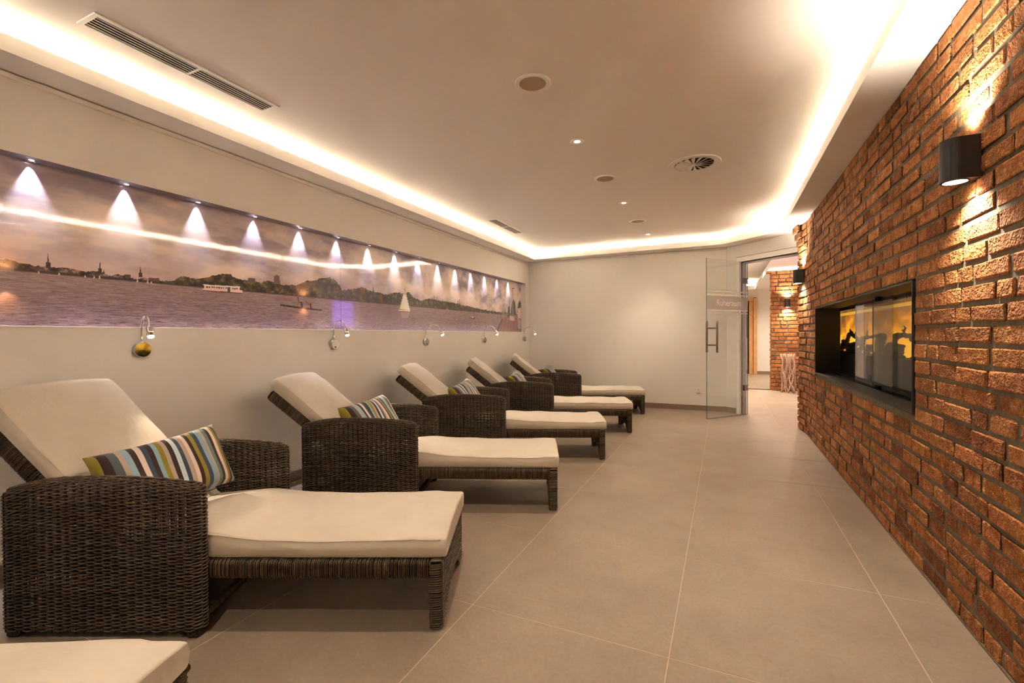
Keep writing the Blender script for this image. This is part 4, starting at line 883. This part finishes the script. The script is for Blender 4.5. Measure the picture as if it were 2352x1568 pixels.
def mattress(al, seed):
    rr = np.random.default_rng(seed); TH, HW = 0.074, 0.283
    # path of the underside: (x, z, tangent)
    p = [np.array([0.012 - 1.262 * q, 0.2775]) for q in np.concatenate([[0, 0.003, 0.007, 0.012, 0.018], np.linspace(0.03, 1, 42)])]
    ca, sa = math.cos(al), math.sin(al); o = np.array([PIV[0], PIV[2]]) + np.array([sa, ca]) * 0.004
    b0 = o + np.array([-ca, sa]) * 0.06; p2 = [o + np.array([-ca, sa]) * s for s in np.linspace(0.07, BL + 0.035, 30)]
    c0, c1 = p[-1], p2[0]; mid = np.array([PIV[0] - 0.015, 0.286])
    bend = [(1 - q) ** 2 * c0 + 2 * q * (1 - q) * mid + q * q * c1 for q in np.linspace(0.12, 0.88, 7)]; C = np.array(p + bend + p2); T = np.gradient(C, axis=0); T /= np.linalg.norm(T, axis=1)[:, None]; Nn = np.stack([T[:, 1], -T[:, 0]], 1) * np.array([1, 1])
    Nn = np.where((Nn[:, 1] < 0)[:, None], -Nn, Nn); S = np.concatenate([[0], np.cumsum(np.linalg.norm(np.diff(C, axis=0), axis=1))]); tot = S[-1]
    sec = []; rc = 0.011                                               # section (y, h) going round
    for q in np.linspace(-1, 1, 13): sec.append((q * (HW - rc), 0.0, 0))
    for a in (-60, -30, 0): sec.append((HW - rc + rc * math.cos(R(a)), rc + rc * math.sin(R(a)), 0))
    for q in (0.3, 0.5, 0.7): sec.append((HW + 0.006 * math.sin(math.pi * q), rc + (TH - 2 * rc) * q, 0))
    for a in (0, 30, 60): sec.append((HW - rc + rc * math.cos(R(a)), TH - rc + rc * math.sin(R(a)), 0.4))
    for q in np.linspace(1, -1, 19): sec.append((q * (HW - rc), TH + 0.018 * (1 - abs(q) ** 2.2), 1))
    half = sec[13:22]; sec += [(-y, h, t) for y, h, t in half[::-1]]
    m = len(sec); V = []; F = []
    for i in range(len(C)):
        e0 = S[i]; e1 = tot - S[i]; e = min(e0, e1); k = 1.0 if e > 0.014 else math.sqrt(max(0.0, 1 - ((0.014 - min(e, 0.014)) / 0.014) ** 2)); sc = 0.84 + 0.16 * k; wi = 0.986 + 0.014 * k
        xx = C[i][0]; bx = S[i]
        hump = 0.016 * math.exp(-((bx - 0.97) / 0.16) ** 2) - 0.012 * math.exp(-((bx - 1.27) / 0.09) ** 2) + 0.006 * math.sin(bx * 5.2 + seed) * (1 if e > 0.1 else 0)
        for (y, h, tp) in sec:
            hh = TH / 2 + (h - TH / 2) * sc; wv = hump * (h / TH) + tp * 0.0025 * math.sin(bx * 23 + y * 9 + seed)
            if tp: wv += 0.010 * math.sin(y * 6 + seed) * math.exp(-((bx - 0.97) / 0.2) ** 2)
            hh += wv; q = C[i] + Nn[i] * hh; V.append((q[0], y * wi, q[1]))
        if i:
            for j in range(m): l = (j + 1) % m; F.append(((i - 1) * m + j, (i - 1) * m + l, i * m + l, i * m + j))
    F.append(tuple(range(m))); F.append(tuple(range((len(C) - 1) * m, len(C) * m))[::-1])
    b = MB(); b.add(V, F); me = b.mesh('mattress', M['cushion'], True)
    bm = bmesh.new(); bm.from_mesh(me); bmesh.ops.recalc_face_normals(bm, faces=bm.faces); bm.to_mesh(me); bm.free()
    for q in (-1, -2): me.polygons[len(me.polygons) + q].use_smooth = False
    V = np.array(V).reshape(len(C), m, 3); pb = MB(); jr_, jl_ = 13 + 7, 22 + 19 + 1
    edge = np.concatenate([V[4:-1, jr_], V[::-1][1:-4, jl_]]); pb.tube(edge, 0.0026, 5, True, up=(0, 1, 0.3))
    edge2 = np.concatenate([V[4:-1, 13], V[::-1][1:-4, m - 1]]); pb.tube(edge2, 0.0024, 5, True, up=(0, 1, 0.3))
    return me, pb.mesh('piping', M['cushion'], True)
ME = dict(aw=arm_weave(), ac=arm_core(), ft=foot_mesh(), fc=frame_core(), fw=frame_weave(), ew=end_weave(), ec=end_core(), lc=leg_core(), lw=leg_weave())
BACK = {a: (back_core(R(a)), back_weave(R(a))) for a in (39.0, 46.0)}
def stretcher_mesh():
    b = MB(); wrap(b, (0, -0.285, 0), (0, 0.285, 0), 0.026, 0.026, 0.0072, (1, 0, 0), (0, 0, 1), 0.0036); return b.mesh('stretcher', M['wicker'], True)
ME['st'] = stretcher_mesh()
def deck_mesh():
    b = MB(); b.box(-1.60, -0.045, -0.257, 0.257, 0.246, 0.254)
    return b.mesh('seat_deck', M['wicker_core'])
ME['dk'] = deck_mesh()
def lounger(loc, rz, al, seed, lab):
    t = thing('sun_lounger', lab, 'lounger', (*loc, 0), rz, 'wicker loungers in a row')
    for sy in (-1, 1):
        a = link('armrest', ME['ac'], t); a.location = (0, sy * 0.3235, 0); link('wicker_weave', ME['aw'], a, kind='stuff')
        for x in (ARX0 + 0.034, ARX1 - 0.034): f = link('foot', ME['ft'], a); f.location = (x, 0, 0)
        l = link('leg', ME['lc'], t); l.location = (-0.030, sy * 0.274, 0); link('wicker_weave', ME['lw'], l, kind='stuff')
    f = link('seat_frame', ME['fc'], t); link('wicker_weave', ME['fw'], f, kind='stuff')
    e = link('end_panel', ME['ec'], t); link('wicker_weave', ME['ew'], e, kind='stuff')
    link('seat_deck', ME['dk'], t)
    for x in (-0.955, -1.66): s = link('stretcher', ME['st'], t); s.location = (x, 0, 0.055)
    bk = link('backrest', BACK[al][0], t); link('wicker_weave', BACK[al][1], bk, kind='stuff')
    m, p = mattress(R(al), seed); mo = link('mattress', m, t, label='cream canvas mattress'); link('piping', p, mo); return t
LOUNGERS = [((-1.175, 0.476), 25.5, 39.0, 'lounger of which only the cream foot end shows in the lower left photo corner'),
            ((-1.117, 1.775), 23.8, 46.0, 'nearest complete wicker lounger with its back set steepest and a striped pillow'),
            ((-1.103, 3.123), 22.0, 39.0, 'second complete wicker lounger from the viewer, below the kayak in the picture'),
            ((-1.105, 4.470), 22.2, 39.0, 'middle wicker lounger, third of five complete ones counted from the viewer'),
            ((-1.089, 5.744), 22.2, 39.0, 'second wicker lounger from the end wall'),
            ((-1.150, 7.114), 22.0, 39.0, 'wicker lounger standing nearest the end wall')]
for k, (loc, rz, al, lab) in enumerate(LOUNGERS): lounger(loc, R(rz), al, k + 1, lab)

# ---------------------------------------------------------------- striped pillows
def pillow_mesh(L, H, T):
    nx, nz = 34, 18; V = []; F = []
    for sd in (1, -1):
        for j in range(nz + 1):
            for i in range(nx + 1):
                u, v = 2 * i / nx - 1, 2 * j / nz - 1
                pin = 1 - 0.075 * (1 - v * v) * u ** 4 * 0.6; pv = 1 - 0.10 * (1 - u * u) * v ** 4 * 0.8
                th = T / 2 * ((1 - u ** 4) * (1 - v ** 4)) ** 0.55 * (1 + 0.06 * math.sin(u * 7 + v * 3))
                V.append((u * L / 2 * pin, sd * th, v * H / 2 * pv))
    n = (nx + 1) * (nz + 1)
    for sd in range(2):
        for j in range(nz):
            for i in range(nx):
                q = [sd * n + j * (nx + 1) + i, sd * n + j * (nx + 1) + i + 1, sd * n + (j + 1) * (nx + 1) + i + 1, sd * n + (j + 1) * (nx + 1) + i]; F.append(tuple(q if sd else q[::-1]))
    b = MB(); b.add(V, F); me = b.mesh('striped_pillow', M['pillow'], True)
    bm = bmesh.new(); bm.from_mesh(me); bmesh.ops.remove_doubles(bm, verts=bm.verts, dist=0.0004); bm.to_mesh(me); bm.free(); return me
PM = pillow_mesh(0.53, 0.31, 0.155)
zip_mb = MB(); zip_mb.tube([(-0.2, 0, -0.155), (0.2, 0, -0.155)], 0.002, 5, up=(0, 1, 0)); ZM = zip_mb.mesh('zip', M['black'])
PIL = [(1, (-1.455, -0.27, 0.665), (-1.266, 0.20, 0.706), (0.151, 0, -0.267), 'striped pillow on the nearest complete lounger, largest in view'),
       (2, (-1.476, -0.25, 0.665), (-1.354, 0.21, 0.690), (0.170, 0, -0.255), 'striped pillow on the second lounger from the viewer'),
       (3, (-1.46, -0.24, 0.660), (-1.37, 0.22, 0.700), (0.170, 0, -0.255), 'striped pillow on the middle lounger'),
       (4, (-1.45, -0.22, 0.665), (-1.40, 0.24, 0.700), (0.170, 0, -0.255), 'striped pillow on the second lounger from the end wall'),
       (5, (-1.46, -0.23, 0.655), (-1.40, 0.23, 0.680), (0.170, 0, -0.255), 'striped pillow on the lounger nearest the end wall')]
for k, TL, TR, hv, lab in PIL:
    (lx, ly), rz, al, _ = LOUNGERS[k]; Mw = Matrix.Translation((lx, ly, 0)) @ Matrix.Rotation(R(rz), 4, 'Z')
    TL, TR, hv = Vector(TL), Vector(TR), Vector(hv); ex = (TR - TL).normalized(); ez = (-hv).normalized(); ey = ez.cross(ex).normalized(); ez = ex.cross(ey).normalized()
    c = (TL + TR) / 2 + hv * 0.5; c += -ey * 0.0
    m = Matrix(((ex.x, ey.x, ez.x, c.x), (ex.y, ey.y, ez.y, c.y), (ex.z, ey.z, ez.z, c.z), (0, 0, 0, 1)))
    o = link('striped_pillow', PM); o.matrix_world = Mw @ m; tag(o, lab, 'pillow', 'striped pillows'); z = link('zip', ZM, o)
